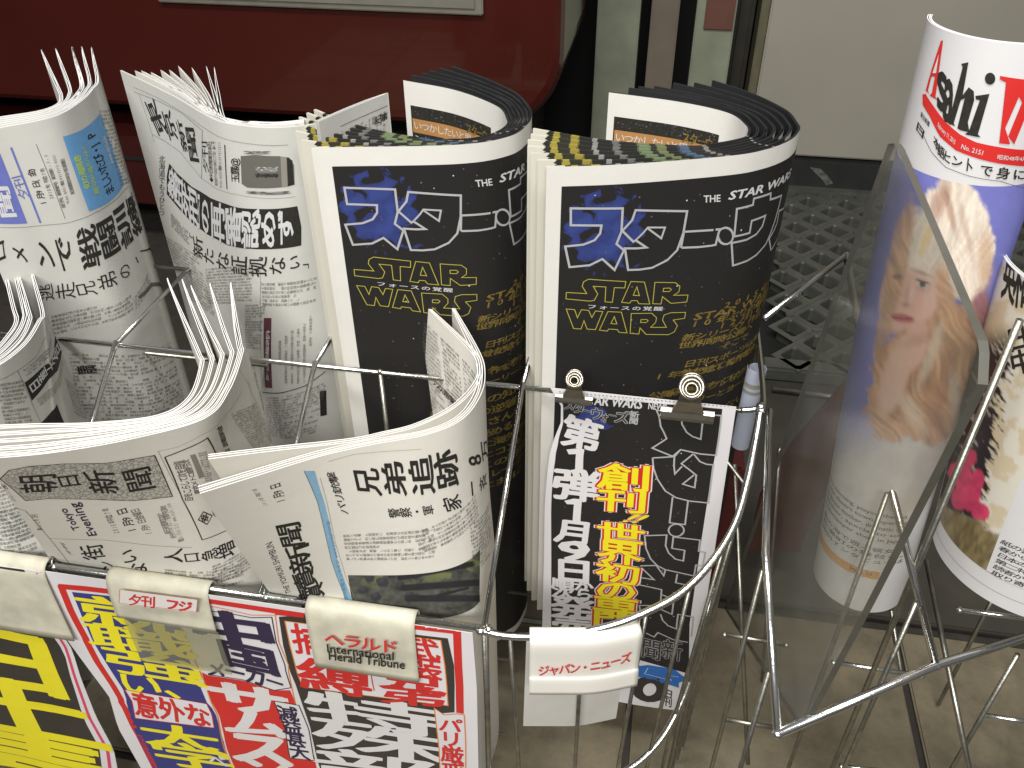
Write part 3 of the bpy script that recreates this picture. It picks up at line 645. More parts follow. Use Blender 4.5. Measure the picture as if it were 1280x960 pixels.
def film_page(gp, off, seed, extra=()):
    random.seed(seed); s = gp.s
    P = [(u+off[0], v+off[1]) for u, v in PB]; P[1] = (s.L-.012, P[1][1]); P[2] = (s.L-.012, s.H-.01); P[3] = (P[3][0], s.H-.01)
    m = star_mat(pc+off, .034); gp.poly(P, m.name, 'starry_panel', 1, uv=True); M[m.name] = m
    gp.dots(260, ((P[0][0]+.003, P[0][1]+.003), (P[2][0]-.003, P[2][1]-.003)), 'inkg', r=(.0002, .0007)); gp.dots(60, ((P[0][0]+.003, P[0][1]+.003), (P[2][0]-.003, P[2][1]-.003)), 'gwhite', r=(.0002, .0007))
    for f in FILM:
        if f[0] == 'line': gp.line([p+off for p in f[1]], f[2], f[3], uv=True, layer=3, **f[4])
        else: gp.text(f[1], [p+off for p in f[2]], f[3], uv=True, layer=3, **f[4])
    # more gold lines further down the page
    base = g.q((800, 520))+off
    for k, t in enumerate(['あなたの知らない', '帝国軍の逆襲も新聞', '藤岡弘、さんも語る', 'スマホで読めるのは川', '特別付録に海外取材', '全国の書店とコンビニ', '新聞人はこの野望', 'レイアとルーク', 'フォースと共に']):
        a = base+np.array([-.012-.004*k, .012*k+.004]); gp.text(t, [a, a+np.array([.115, 0]), a+np.array([0, .0088])], 'gold', bold=.035, layer=3, uv=True, name='gold_lettering', gap=.08)
    # inside printed pages show on the rear run
    gp.flush()
film_page(g, np.zeros(2), 3); film_page(g1, off1, 5)
for sps, T, off in ((sp2, T2, (0, 0)), (sp1, T1, (-254, -14))):     # innermost page with its orange band
    s = sps[6]; gi = Print(s, T[6], base=-.00052*3-.0003, side=-1)
    K = Zm(660+off[0], off[1], 3.2)
    a, b = gi.q(K(348, 462)[0]), gi.q(K(790, 580)[0]); v = a[1]
    ue = a[0]; us = ue-.085
    gi.poly([(us, v), (ue, v), (ue, v+.26), (us, v+.26)], 'ink', 'printed_panel', 1, uv=True); gi.dots(60, ((us, v), (ue, v+.009)), 'inkg')
    M['ob'] = mat('orange brown print', (.42, .21, .07), .6)
    gi.poly([(us, v+.0105), (ue-.001, v+.0105), (ue-.001, v+.022), (us, v+.022)], 'ob', 'orange_band', 2, uv=True)
    gi.text('いつかしたいと思って', [np.array((ue-.002, v+.0125)), np.array((us+.01, v+.0125)), np.array((ue-.002, v+.0195))], 'gwhite', layer=3, uv=True, bold=.0, name='headline')
    gi.text('ミッカンAR新聞の使い方', [np.array((ue-.002, v+.024)), np.array((us+.03, v+.024)), np.array((ue-.002, v+.030))], 'gwhite', layer=3, uv=True, bold=.03, name='headline')
    gi.text('スターウォ', [np.array((us+.03, v+.004)), np.array((us-.002, v+.004)), np.array((us+.03, v+.0125))], 'gold', layer=4, uv=True, bold=.04, name='headline')
    gi.flush()
# loose newspaper standing behind the left film stack
sb = px_rows([(-.205, [(398, 150), (430, 138), (483, 118), (484, 121)]), (-.5, [(398, 150), (430, 138), (483, 118), (484, 121)])])
sb = Surf([(-.205, tz([(398, 152), (440, 134), (485, 116)], -.205)), (-.6, tz([(398, 152), (440, 134), (485, 116)], -.205))])
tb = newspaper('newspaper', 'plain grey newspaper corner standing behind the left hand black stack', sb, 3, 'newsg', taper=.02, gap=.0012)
gb = Print(sb, tb); gb.line([(425, 158), (484, 132)], .0004, 'inkg'); gb.body([(436, 160), (483, 138), (437, 200)], .0028, 'inkg', density=.8); gb.text('記事', [(468, 146), (484, 140), (468, 156)], 'ink'); gb.flush()

# ---- the evening paper with the patterned vertical masthead box (front row)
ZA = -.33
ao = [(-20, 574), (66, 566), (164, 549), (256, 523), (288, 486), (304, 441), (303, 431), (297, 407), (291, 380), (285, 354)]
ai = [(-30, 537), (40, 534), (120, 532), (200, 522), (240, 497), (255, 454), (252, 443), (237, 413), (221, 382), (206, 352)]
low_o = [(-.500, [(-.424, .372), (-.38, .372), (-.33, .371), (-.295, .374), (-.268, .392), (-.258, .43), (-.265, .455), (-.29, .485)])]
low_i = [(-.500, [(-.424, .386), (-.38, .388), (-.33, .388), (-.31, .392), (-.290, .405), (-.282, .43), (-.295, .455), (-.325, .487)])]
sa = copies(ao, ai, 5, ZA, -.665, low_o, low_i)
TA = [newspaper('newspaper', '%s evening paper in the pocket with the patterned masthead box' % ['front folded', 'second folded', 'third folded', 'fourth folded', 'rearmost folded'][i], s, 3 if i else 4, 'news', 'folded evening papers with a boxed masthead', gap=.0011, taper=.07, seed=100+9*i, wob=.0002, th=.00045) for i, s in enumerate(sa)]
g = Print(sa[0], TA[0]); Z = Zm(0, 550, 1280/240)
M['pattern'] = mat('fine masthead pattern', (.40, .38, .33), .85)
nt = M['pattern'].node_tree; vo = nt.nodes.new('ShaderNodeTexVoronoi'); vo.feature = 'DISTANCE_TO_EDGE'; vo.inputs['Scale'].default_value = 330; uvn = nt.nodes.new('ShaderNodeUVMap'); nt.links.new(uvn.outputs[0], vo.inputs['Vector'])
rr = nt.nodes.new('ShaderNodeValToRGB'); rr.color_ramp.elements[0].position = .03; rr.color_ramp.elements[0].color = (.24, .23, .2, 1); rr.color_ramp.elements[1].position = .14; rr.color_ramp.elements[1].color = (.50, .475, .42, 1)
nt.links.new(vo.outputs['Distance'], rr.inputs[0]); nt.links.new(rr.outputs[0], nt.nodes['Principled BSDF'].inputs['Base Color'])
bx = Z(0, 258, 60, 200, 200, 172, 420, 157, 700, 153, 1030, 100, 1090, 235, 1150, 375, 880, 403, 560, 392, 330, 388, 172, 403, 80, 320)
g.poly(bx, 'pattern', 'masthead_panel', 1); g.line(bx, .0006, 'ink', closed=True)
for ch, a in zip('朝日新聞', [((155, 345), (125, 240), (385, 335)), ((410, 318), (372, 235), (545, 305)), ((615, 345), (555, 210), (800, 345)), ((865, 345), (810, 210), (1040, 315))]):
    g.text(ch, [Z(*p)[0] for p in a], 'ink', bold=.022, name='masthead', layer=3, gap=0)
g.text('Tokyo', Z(490, 605, 390, 465, 550, 590), 'purple', fit=True, bold=.03, name='edition_name'); g.text('Evening', Z(590, 640, 450, 425, 668, 632), 'purple', fit=True, bold=.03, name='edition_name')
g.text('1月9日', Z(850, 615, 770, 465, 915, 600), 'ink', bold=.02, name='date_line'); g.text('1月9日金曜日', Z(965, 630, 865, 465, 1020, 620), 'inkg', bold=.01, name='date_line')
for i, (t, a) in enumerate([('2015年平成27年', (755, 620, 675, 460, 800, 615)), ('朝日新聞東京本社', (1100, 625, 1040, 490, 1145, 620)), ('発行所〒104-8011東京都中央区築地5', (1140, 655, 1060, 435, 1180, 650)), ('電話03-3545-0131 www.asahi.com', (1190, 680, 1095, 430, 1230, 670)), ('2015.1.9金曜日', (60, 400, -20, 290, 110, 405)), ('第46312号 日刊', (250, 600, 205, 495, 290, 600)), ('夕刊', (460, 760, 395, 680, 490, 770))]):
    g.text(t, Z(*a), 'inkg', bold=.0, name='date_line')
g.line(Z(0, 430, 170, 470, 330, 655, 480, 850), .00035, 'inkg'); g.line(Z(0, 100, 300, 55, 700, 25, 1080, -60), .00025, 'fine')
g.line(Z(330, 655, 700, 665, 1000, 700, 1280, 715), .00035, 'inkg'); g.line(Z(1052, 72, 1130, 230, 1260, 480), .00025, 'fine')
Y = Zm(180, 530, 1097/240)
g.line(Y(118, 188, 240, 140, 362, 78, 440, 240), .0009, 'ink'); g.line(Y(118, 188, 220, 430, 332, 660, 430, 625, 505, 590), .0008, 'ink')
g.text('目をこらして次を目指', [Y(235, 440)[0], Y(165, 215)[0], Y(285, 435)[0]], 'inkg', name='advert_text'); g.text('東京メトロ銀行次', [Y(290, 400)[0], Y(215, 205)[0], Y(325, 395)[0]], 'inkg', name='advert_text')
g.poly(Y(262, 178, 292, 170, 345, 300, 315, 312), 'fine', 'printed_panel'); g.body(Y(350, 330, 305, 160, 390, 320), .0018, vert=True)
g.line(Y(310, 545, 338, 500, 388, 522, 360, 572), .0008, 'ink', closed=True); g.text('幸', Y(330, 560, 322, 520, 372, 550), 'ink', bold=.04, name='advert_text'); g.text('環境', Y(395, 520, 385, 490, 430, 540), 'inkg', name='advert_text')
g.line(Y(75, 155, 190, 130, 330, 60, 440, -20, 560, -190), .00025, 'fine')
g.text('第2面電話料金', [Y(470, 180)[0], Y(412, 20)[0], Y(500, 170)[0]], 'ink', bold=.02, name='headline')
g.body([Y(640, 160)[0], Y(490, -60)[0], Y(730, 90)[0]], .0026, vert=True)
g.body([Zm(190, 380, 5.487)(690, 620)[0], Zm(190, 380, 5.487)(560, 370)[0], Zm(190, 380, 5.487)(800, 800)[0]], .0024, vert=False)
Q = Zm(0, 540, 1280/340)
g.text('ン街', [Q(455, 670)[0], Q(375, 545)[0], Q(545, 650)[0]], 'ink', bold=.015, name='headline') if False else None
g.text('街', [Q(398, 600)[0], Q(372, 540)[0], Q(500, 590)[0]], 'ink', bold=.02, name='headline'); g.text('ン', [Q(490, 655)[0], Q(455, 610)[0], Q(560, 650)[0]], 'ink', bold=.02, name='headline')
g.text('い', [Q(580, 620)[0], Q(560, 560)[0], Q(655, 612)[0]], 'ink', bold=.02, name='headline'); g.text('な', [Q(620, 690)[0], Q(600, 620)[0], Q(700, 680)[0]], 'ink', bold=.02, name='headline')
for ch, a in zip('人口急増', [((780, 615), (775, 560), (862, 608)), ((870, 612), (860, 572), (945, 606)), ((955, 606), (945, 560), (1030, 590)), ((1035, 600), (1020, 540), (1115, 565))]): g.text(ch, [Q(*p)[0] for p in a], 'ink', bold=.025, name='headline', gap=0)
g.text('、', [Q(1120, 545)[0], Q(1105, 500)[0], Q(1150, 530)[0]], 'ink', name='headline')
g.body([Q(790, 715)[0], Q(775, 640)[0], Q(1160, 700)[0]], .0023, vert=True); g.body([Q(1000, 720)[0], Q(1000, 625)[0], Q(1200, 620)[0]], .0023, vert=True)
g.flush()

# ---- the paper with the pale blue masthead stripe (front row, right pocket)
ZY = -.345
yo = [(250, 617), (330, 592), (404, 569.5), (470, 555), (535, 543), (578, 524), (601, 494), (605, 464), (595, 435), (558, 373)]
yi = [(260, 574), (340, 564), (437, 553), (480, 544), (522, 533), (568, 510), (597, 481), (603, 460), (590, 435), (523, 373)]
lo = [(-.500, [(-.247, .371), (-.21, .370), (-.165, .371), (-.14, .374), (-.115, .381), (-.099, .393), (-.0935, .415), (-.0935, .44), (-.10, .46), (-.125, .49)])]
li = [(-.500, [(-.243, .388), (-.20, .387), (-.16, .386), (-.14, .388), (-.122, .394), (-.108, .405), (-.102, .42), (-.102, .44), (-.115, .46), (-.145, .49)])]
sy = copies(yo, yi, 2, ZY, -.75, lo, li)
TY = [newspaper('newspaper', ['newspaper with the pale blue masthead stripe in the right front pocket', 'copy tucked behind the pale blue striped newspaper, inner face showing'][i], s, 4 if i == 0 else 3, 'news', 'morning papers in the right front pocket', gap=.0016, taper=.06, seed=150+9*i, wob=.0002, th=.00045) for i, s in enumerate(sy)]
g = Print(sy[0], TY[0]); Z = Zm(250, 600, 6); K = Zm(410, 560, 6)
for ch, a in zip('讀賣新聞', [((820, 960), (755, 800), (985, 900)), ((735, 870), (690, 730), (885, 780)), ((690, 700), (640, 510), (845, 680)), ((625, 500), (572, 345), (800, 480))]):
    pass
for ch, a in zip('讀賣新聞', [((775, 960), (740, 830), (945, 900)), ((740, 830), (690, 715), (885, 775)), ((690, 695), (640, 510), (845, 660)), ((622, 500), (568, 345), (790, 480))]): g.text(ch, [Z(*p)[0] for p in a], 'ink', bold=.035, name='masthead', gap=0)
g.text('THE YOMIURI SHIMBUN', Z(645, 850, 490, 480, 685, 845), 'ink', fit=True, bold=.01, name='masthead_subtitle'); g.text('1月9日', Z(565, 175, 515, 40, 650, 150), 'ink', bold=.02, name='date_line', gap=.1); g.text('2015年 平成27年', Z(470, 190, 385, 70, 510, 185), 'inkg', bold=0, name='date_line')
bl = [Z(800, 0)[0]]; LB = Z(780, -70, 830, 40, 880, 160, 915, 300, 950, 450, 985, 600, 1030, 730, 1085, 870, 1100, 930); RB = Z(1160, 920, 1130, 870, 1075, 730, 1030, 600, 1000, 470, 965, 300, 930, 160, 890, 40, 860, -70)
LB = [tuple(p) for p in LB]; g.poly(LB+RB, 'pale', 'blue_stripe', 1); g.line(LB, .0004, 'inkg')
g.text('読売新聞オンライン www.yomiuri.co.jp', [Z(1085, 900)[0], Z(935, 320)[0], Z(1115, 890)[0]], 'sky2', fit=True, bold=.02, name='stripe_lettering')
g.line(Z(1180, 930, 1095, 730, 1015, 470, 950, 160, 900, -20), .00025, 'fine')
for ch, a in zip('兄弟追跡', [((225, 330), (185, 155), (405, 345)), ((440, 345), (400, 110), (595, 345)), ((640, 335), (600, 85), (805, 320)), ((830, 300), (790, 60), (985, 250))]): g.text(ch, [K(*p)[0] for p in a], 'ink', bold=.045, name='headline', gap=0, res=2)
g.text('8万', [K(1040, 135)[0], K(1005, -10)[0], K(1195, 60)[0]], 'ink', bold=.03, name='headline', vert=True); 
g.text('パリ銃撃', [K(95, 490)[0], K(-15, 180)[0], K(160, 495)[0]], 'ink', bold=.02, name='headline')
g.text('警察・軍', [K(465, 520)[0], K(445, 455)[0], K(800, 490)[0]], 'ink', bold=.03, name='headline', vert=True)
g.text('家', [K(885, 480)[0], K(850, 380)[0], K(1010, 440)[0]], 'ink', bold=.03, name='headline'); g.text('一斉', [K(1020, 370)[0], K(1010, 270)[0], K(1190, 270)[0]], 'ink', bold=.015, name='headline', vert=True)
g.body([K(140, 840)[0], K(110, 640)[0], K(800, 820)[0]], .0026, vert=True, m='inkg', bold=.02, line_gap=1.4); g.body([K(700, 790)[0], K(640, 620)[0], K(1130, 500)[0]], .0026, vert=True, bold=.02)
g.body([K(1090, 930)[0], K(1060, 560)[0], K(1230, 760)[0]], .0024, vert=True, density=.85)
g.line(K(0, 100, 200, 45, 480, 20, 700, 5), .0003, 'fine')
PH = vcol_mat('newspaper photograph', .8)
def soldiers(U, V, P):
    x, y = topx(P); c = np.tile(np.array([[.10, .10, .085]]), (len(x), 1)); n = noise2(x/7, y/5, 3, 4); n2 = noise2(x/16, y/9, 8, 3)
    c = c*(.25+1.0*n)[:, None]; g_ = sst(.52, .66, noise2(x/13+3, y/8, 5, 3))*sst(745, 700, y); c = c*(1-g_)[:, None]+np.array([[.20, .22, .07]])*g_[:, None]
    for cx, cy, r in [(462, 722, 7), (478, 728, 8), (455, 738, 7), (490, 718, 6), (500, 733, 7), (470, 746, 7), (520, 720, 6), (512, 745, 7)]:
        d = np.hypot(x-cx, (y-cy)*1.1)/r+.5*(noise2(x/3, y/3, 41, 2)-.5); k = sst(1.1, .75, d); c = c*(1-k)[:, None]+np.array([[.035, .035, .042]])*(1+.5*sst(.8, .2, np.hypot(x-cx+2, y-cy+3)/r))[:, None]*k[:, None]
    for (x0, y0), (x1, y1), w in [((500, 722), (590, 705), 4.5), ((505, 735), (600, 728), 5), ((510, 748), (600, 748), 5), ((520, 714), (560, 706), 4), ((545, 745), (585, 735), 2)]:
        t = np.clip(((x-x0)*(x1-x0)+(y-y0)*(y1-y0))/((x1-x0)**2+(y1-y0)**2), 0, 1); d = np.hypot(x-x0-t*(x1-x0), y-y0-t*(y1-y0)); k = sst(w*1.1, w*.6, d); c = c*(1-k)[:, None]+np.array([[.022, .022, .025]])*k[:, None]
    return c*(.8+.5*n2)[:, None]
a = g.q((431, 704)); b = g.q((597, 690)); d_ = g.q((446, 760)); photo(sy[0], TY[0], 'front_page_photo', ((a[0]+.001, max(a[1], b[1])), (b[0]+.004, a[1]+.06)), .0008, soldiers, PH)
g.flush()
gi = Print(sy[1], TY[1], base=-.0016*2-.0003, side=-1); Y = Zm(400, 340, 1280/300)
a = gi.q(Y(530, 170)[0]); b = gi.q(Y(820, 420)[0]); ue = sy[1].L-.002
for k in range(3):
    gi.body([(ue-.004-.033*k, .012), (ue-.032-.033*k, .012), (ue-.004-.033*k, .135)], .0024, vert=False, uv=True, density=.93, m='inkg')
gi.text('フランス週刊新聞襲撃', [np.array((ue-.006, .052)), np.array((ue-.07, .052)), np.array((ue-.006, .058))], 'ink', uv=True, bold=.03, layer=3)
gi.flush()

# ---- left edge paper in the front row
lo_ = [(-70, 474), (-30, 464), (0, 456), (33, 430), (52, 400), (56, 384), (38, 320)]; li_ = [(-80, 455), (-40, 448), (-10, 443), (14, 418), (22, 400), (16, 382), (0, 320)]
rowo = [(-.5, [(-.50, .372), (-.475, .372), (-.455, .373), (-.434, .388), (-.425, .412), (-.425, .43), (-.45, .485)])]; rowi = [(-.5, [(-.51, .386), (-.48, .386), (-.465, .387), (-.446, .40), (-.438, .418), (-.44, .43), (-.47, .485)])]
def wid(l, o):                     # the sheet runs on out of view to the left
    return l
sl = copies(lo_, li_, 4, ZA, -.665, rowo, rowi)
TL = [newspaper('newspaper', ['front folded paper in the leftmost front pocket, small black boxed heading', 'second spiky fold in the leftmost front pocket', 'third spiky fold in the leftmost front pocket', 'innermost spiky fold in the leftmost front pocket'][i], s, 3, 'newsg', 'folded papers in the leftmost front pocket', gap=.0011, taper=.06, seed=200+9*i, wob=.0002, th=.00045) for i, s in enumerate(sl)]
g = Print(sl[0], TL[0]); Z = Zm(0, 400, 6)
g.poly(Z(182, 470, 310, 360, 405, 210, 425, 75, 470, 190, 455, 290, 380, 430, 238, 605), 'ink', 'printed_panel'); 
for ch, a in zip('日産大合', [((240, 555), (205, 490), (310, 490)), ((305, 480), (280, 425), (355, 400)), ((365, 400), (335, 350), (410, 320)), ((410, 330), (385, 255), (455, 230))]): g.text(ch, [Z(*p)[0] for p in a], 'gwhite', bold=.04, layer=3)
g.line(Z(0, 450, 130, 380, 270, 270, 340, 130), .0003, 'inkg'); g.line(Z(130, 380, 250, 650, 300, 760), .0003, 'inkg')
g.body(Z(40, 780, -60, 470, 240, 760), .0026, vert=True); g.body(Z(200, 420, 165, 370, 385, 130), .0022, vert=True); g.body(Z(300, 640, 265, 590, 470, 320), .0018, vert=True); g.body(Z(560, 700, 480, 420, 680, 760), .0024, vert=True)
g.poly(Z(280, 795, 425, 630, 490, 790, 420, 960, 300, 960), 'ink', 'printed_panel'); 
for k in range(4): g.line([Z(330+24*k, 790)[0], Z(345+24*k, 900)[0]], .0008, 'gwhite', layer=3)
g.body([(0, 710), (-30, 640), (60, 700)], .0028, vert=True); g.body([(10, 680), (-20, 600), (75, 650)], .0028, vert=True); g.line([(-10, 672), (20, 656), (45, 648)], .0003, 'inkg')
g.flush()

# ---- the back row paper with the blue masthead
bo = [(-70, 172), (-30, 166), (0, 160), (67, 146), (101, 127), (116, 111), (122, 98), (113, 59)]; bi = [(-70, 158), (-30, 152), (0, 147), (50, 139), (74, 130), (82, 120), (80, 105), (61, 60)]
sbp = copies(bo, bi, 6, -.2175, -.64)
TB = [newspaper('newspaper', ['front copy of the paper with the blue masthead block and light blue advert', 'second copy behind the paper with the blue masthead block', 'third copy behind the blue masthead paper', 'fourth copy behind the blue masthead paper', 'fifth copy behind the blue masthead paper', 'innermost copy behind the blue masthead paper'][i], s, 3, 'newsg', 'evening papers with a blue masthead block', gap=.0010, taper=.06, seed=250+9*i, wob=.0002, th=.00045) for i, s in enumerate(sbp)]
g = Print(sbp[0], TB[0]); Z = Zm(0, 140, 6); K = Zm(0, 280, 6)
g.poly(Z(-200, 340, -100, 330, 0, 310, 100, 560, 205, 835, 100, 840, 0, 838, -100, 830), 'blue', 'masthead_panel')
g.text('聞', Z(10, 790, -60, 560, 130, 785), 'gwhite', bold=.04, layer=3, name='masthead'); g.text('新', Z(-130, 800, -200, 580, 0, 790), 'gwhite', bold=.04, layer=3, name='masthead')
g.text('夕刊', Z(150, 660, 85, 490, 225, 640), 'blue', bold=.02, name='masthead'); g.line(Z(82, 265, 190, 540, 303, 830), .0014, 'blue'); g.line(Z(270, 240, 380, 510, 488, 800), .0003, 'ink')
g.text('1月9日(金)', Z(300, 695, 185, 400, 355, 685), 'ink', bold=.03, name='date_line'); g.text('2015年(平成27年)', Z(370, 650, 290, 410, 405, 645), 'inkg', name='date_line')
for t, a in [('発行所(郵便番号)東京都1-1-1', (465, 720, 320, 310, 495, 715)), ('〒100-8051電話(03)3212-0321', (500, 690, 385, 320, 525, 680)), ('毎日新聞東京本社©毎日新聞社', (530, 620, 450, 355, 560, 610))]: g.text(t, Z(*a), 'inkg', name='date_line')
g.poly(Z(470, 185, 620, 130, 750, 10, 840, 270, 930, 545, 810, 680, 667, 745, 570, 480), 'sky', 'advert_panel'); g.text('ましいたび・JP', Z(800, 640, 630, 150, 860, 590), 'ink', bold=.03, layer=3, name='advert_text')
g.text('旬の海路島', Z(630, 580, 545, 330, 680, 570), 'lime', bold=.04, layer=3, name='advert_text'); g.text('瀬戸内の島々へゆく', Z(710, 625, 600, 250, 745, 610), 'lime', bold=.02, layer=3, name='advert_text')
g.text('www.setouchi', Z(825, 395, 760, 190, 850, 385), 'gwhite', fit=True, layer=3, name='advert_text'); g.body(Z(905, 555, 740, -20, 970, 500), .0022, vert=True)
g.line(Z(0, 865, 200, 862, 490, 835, 700, 760, 960, 560), .0003, 'inkg')
for ch, a in zip('ロメンで戦闘訓練', [((-20, 290), (-40, 140), (50, 260)), ((110, 270), (85, 160), (215, 290)), ((300, 330), (255, 140), (425, 330)), ((460, 350), (400, 115), (570, 330)), ((630, 325), (575, 60), (770, 280)), ((785, 260), (720, 5), (905, 185)), ((925, 180), (850, -90), (1000, 110)), ((1010, 100), (940, -160), (1060, 20))]): g.text(ch, [K(*p)[0] for p in a], 'ink', bold=.04, name='headline', gap=0)
for ch, a in zip('逃走兄弟の一人', [((310, 570), (290, 460), (410, 560)), ((430, 565), (415, 455), (570, 545)), ((590, 545), (560, 450), (735, 520)), ((755, 500), (730, 390), (885, 450)), ((900, 430), (885, 330), (985, 380)), ((1000, 320), (980, 280), (1065, 255)), ((1085, 250), (1055, 150), (1135, 200))]): g.text(ch, [K(*p)[0] for p in a], 'ink', bold=.015, name='headline', gap=0)
g.body(K(400, 830, 380, 680, 1000, 640), .0026, vert=True, bold=.02); g.body(K(1020, 640, 990, 560, 1130, 440), .002, vert=True, density=.7)
g.poly(K(1038, 540, 1130, 440, 1185, 360, 1195, 390, 1140, 470, 1045, 565), 'inkg', 'printed_rule')
g.body([(100, 520), (85, 440), (230, 500)], .0026, vert=True, density=.7); g.text('開聞', [(98, 468), (96, 458), (122, 466)], 'ink', bold=.04)
g.body([(130, 580), (110, 520), (250, 560)], .0026, vert=True, density=.7)
g.flush()

# ---- the back row paper with the fanned-out leaves
to = [(150, 88), (178, 101), (220, 122), (250, 140), (275, 152), (308, 158), (340, 160), (372, 158), (398, 154)]
st0 = px_rows([(-.21, to), (-.63, to)]); st0 = Surf([(-.2175, tz(to, -.2175)), (-.64, tz(to, -.2175))])
TT = [newspaper('newspaper', 'front copy of the evening paper with a black banner headline, its left corner sprung up', st0, 2, 'newsg', 'evening papers with leaves fanned out at the back', gap=.0009, taper=.0, seed=300)]
ap = [(168, 88), (176, 88), (188, 90), (200, 87), (211, 87), (222, 82), (239, 84), (257, 82), (267, 83)]
for i, (x, y) in enumerate(ap):
    t = i/8; e = (262+18*t, 143+8*t)
    mx, my = x+(e[0]-x)*.5+3-6*t, y+(e[1]-y)*.5-1; tr = [(x, y), (mx, my), e, (312, 154.5-1.5*t), (345, 156-2*t), (380, 153-2*t)]
    s = Surf([(-.2175, tz(tr, -.2175)), (-.62, tz(tr, -.2175))])
    t_ = thing('newspaper', '%s white leaf from the left in the fan behind the black banner headline paper' % ['first', 'second', 'third', 'fourth', 'fifth', 'sixth', 'seventh', 'eighth', 'last'][i], 'newspaper', s.pos([.05], [s.H])[0], 'evening papers with leaves fanned out at the back')
    sheet(s, -.0002, 'white', t_, seed=310+i)
    # second ply opening away from the fold
    tr2 = [(x, y), (mx+3, my-1), (e[0]+3, e[1]-1.2), (314, 153.2-1.5*t), (346, 154.6-2*t), (380, 151.6-2*t)]; s2_ = Surf([(-.2175, tz(tr2, -.2175)), (-.62, tz(tr2, -.2175))]); sheet(s2_, -.0002, 'white', t_, seed=340+i)
g = Print(st0, TT[0]); Z = Zm(150, 90, 1280/240); K = Zm(190, 220, 6); N = Zm(190, 380, 1262/230)
g.line(Z(95, 132, 250, 190, 400, 265, 550, 388), .0003, 'ink'); g.line(Z(550, 388, 548, 560, 545, 708), .0004, 'ink'); g.line(Z(215, 415, 300, 460, 400, 530, 480, 630, 545, 708), .0003, 'ink'); g.line(Z(130, 150, 190, 330, 230, 470), .0003, 'ink')
g.line(Z(90, 100, 250, 170, 420, 270, 560, 370, 640, 420, 780, 465, 930, 485, 1120, 485), .0003, 'inkg')
for ch, a in zip('東京新聞', [((255, 420), (165, 210), (320, 400)), ((330, 450), (275, 270), (390, 440)), ((420, 520), (375, 330), (455, 520)), ((470, 590), (435, 370), (530, 600))]): g.text(ch, [Z(*p)[0] for p in a], 'ink', bold=.03, name='masthead', gap=0)
g.text('夕刊', Z(560, 670, 545, 460, 595, 675), 'ink', bold=.0, name='masthead'); g.text('◆中日新聞東京本社', Z(600, 730, 585, 460, 625, 735), 'ink', bold=.01, name='date_line'); g.text('東京都千代田区内幸町二丁目1番4号', Z(635, 755, 615, 460, 655, 760), 'inkg', bold=.01, name='date_line'); g.text('〒100-8505電話03(6910)2211', Z(665, 770, 650, 460, 685, 775), 'inkg', name='date_line')
g.line(Z(700, 485, 715, 780), .0011, 'ink'); g.text('玉露@', Z(745, 730, 735, 575, 800, 735), 'ink', bold=.03, name='advert_text')
tube_ = Z(805, 560, 900, 552, 1060, 560, 1130, 570, 1160, 620, 1165, 750, 1100, 765, 980, 775, 850, 770, 812, 745); g.poly(tube_, 'inkg', 'advert_picture'); g.poly(Z(1070, 562, 1110, 566, 1118, 762, 1080, 768), 'fine', 'advert_picture', 2); g.poly(Z(1112, 566, 1150, 590, 1160, 750, 1120, 762), 'ink', 'advert_picture', 2)
g.text('いばらき', Z(900, 665, 900, 630, 1065, 665), 'gwhite', bold=.01, layer=3, name='advert_text'); g.text('玉露煎茶', Z(905, 700, 905, 675, 1060, 700), 'ink', layer=3, name='advert_text')
g.text('都でいつも緑茶', Z(825, 545, 825, 525, 1010, 545), 'ink', bold=.02, name='advert_text'); g.text('静岡こちらで新茶ができました', Z(840, 808, 840, 788, 1150, 808), 'ink', bold=.02, name='advert_text')
g.line(Z(545, 708, 650, 780, 780, 815, 950, 840, 1170, 830), .00025, 'inkg')
g.poly(K(112, 0, 130, -95, 190, -20, 300, 80, 440, 165, 560, 210, 740, 245, 930, 245, 1090, 225, 1120, 380, 1120, 520, 950, 545, 740, 545, 560, 515, 420, 440, 300, 350, 200, 240, 112, 135), 'ink', 'banner_panel')
for ch, a in zip('磐田死刑囚の再審認めず', [((120, 115), (140, -60), (185, 190)), ((180, 190), (180, -10), (235, 255)), ((225, 250), (225, 35), (290, 320)), ((290, 330), (275, 80), (350, 375)), ((345, 375), (345, 140), (355+5, 385)), ((375, 415), (370, 175), (435, 430)), ((450, 455), (445, 205), (545, 490)), ((560, 500), (550, 250), (665, 515)), ((680, 520), (680, 275), (800, 525)), ((825, 530), (820, 275), (930, 525)), ((950, 505), (950, 270), (1060, 490))]): g.text(ch, [K(*p)[0] for p in a], 'gwhite', bold=.05, name='banner_headline', gap=0, layer=3)
for ch, a in zip('「新たな証拠ない」', [((280, 500), (285, 430), (310, 520)), ((315, 590), (310, 450), (385, 620)), ((390, 640), (385, 530), (470, 670)), ((485, 690), (485, 570), (580, 705)), ((600, 720), (595, 600), (715, 740)), ((735, 740), (730, 615), (860, 745)), ((885, 735), (880, 615), (1005, 730)), ((1030, 700), (1025, 600), (1115, 695)), ((1120, 690), (1115, 600), (1175, 685))]): g.text(ch, [K(*p)[0] for p in a], 'ink', bold=.02, name='headline', gap=0)
g.body(K(150, 380, 140, 270, 280, 520), .0022, vert=True, bold=.04, m='ink'); g.text('北海道でもうひとつ', Z(275, 780, 280, 550, 300, 790) if False else Z(262, 560, 300, 556, 262, 960), 'ink', vert=True, bold=.01)
g.body(K(250, 900, 100, 440, 480, 1060), .0026, vert=True, m='inkg', bold=.02, density=.9); g.body(K(420, 960, 400, 690, 750, 960), .0026, vert=True, bold=.02); g.body(N(640, 300, 640, 0, 745, 310), .0026, vert=True, bold=.02)
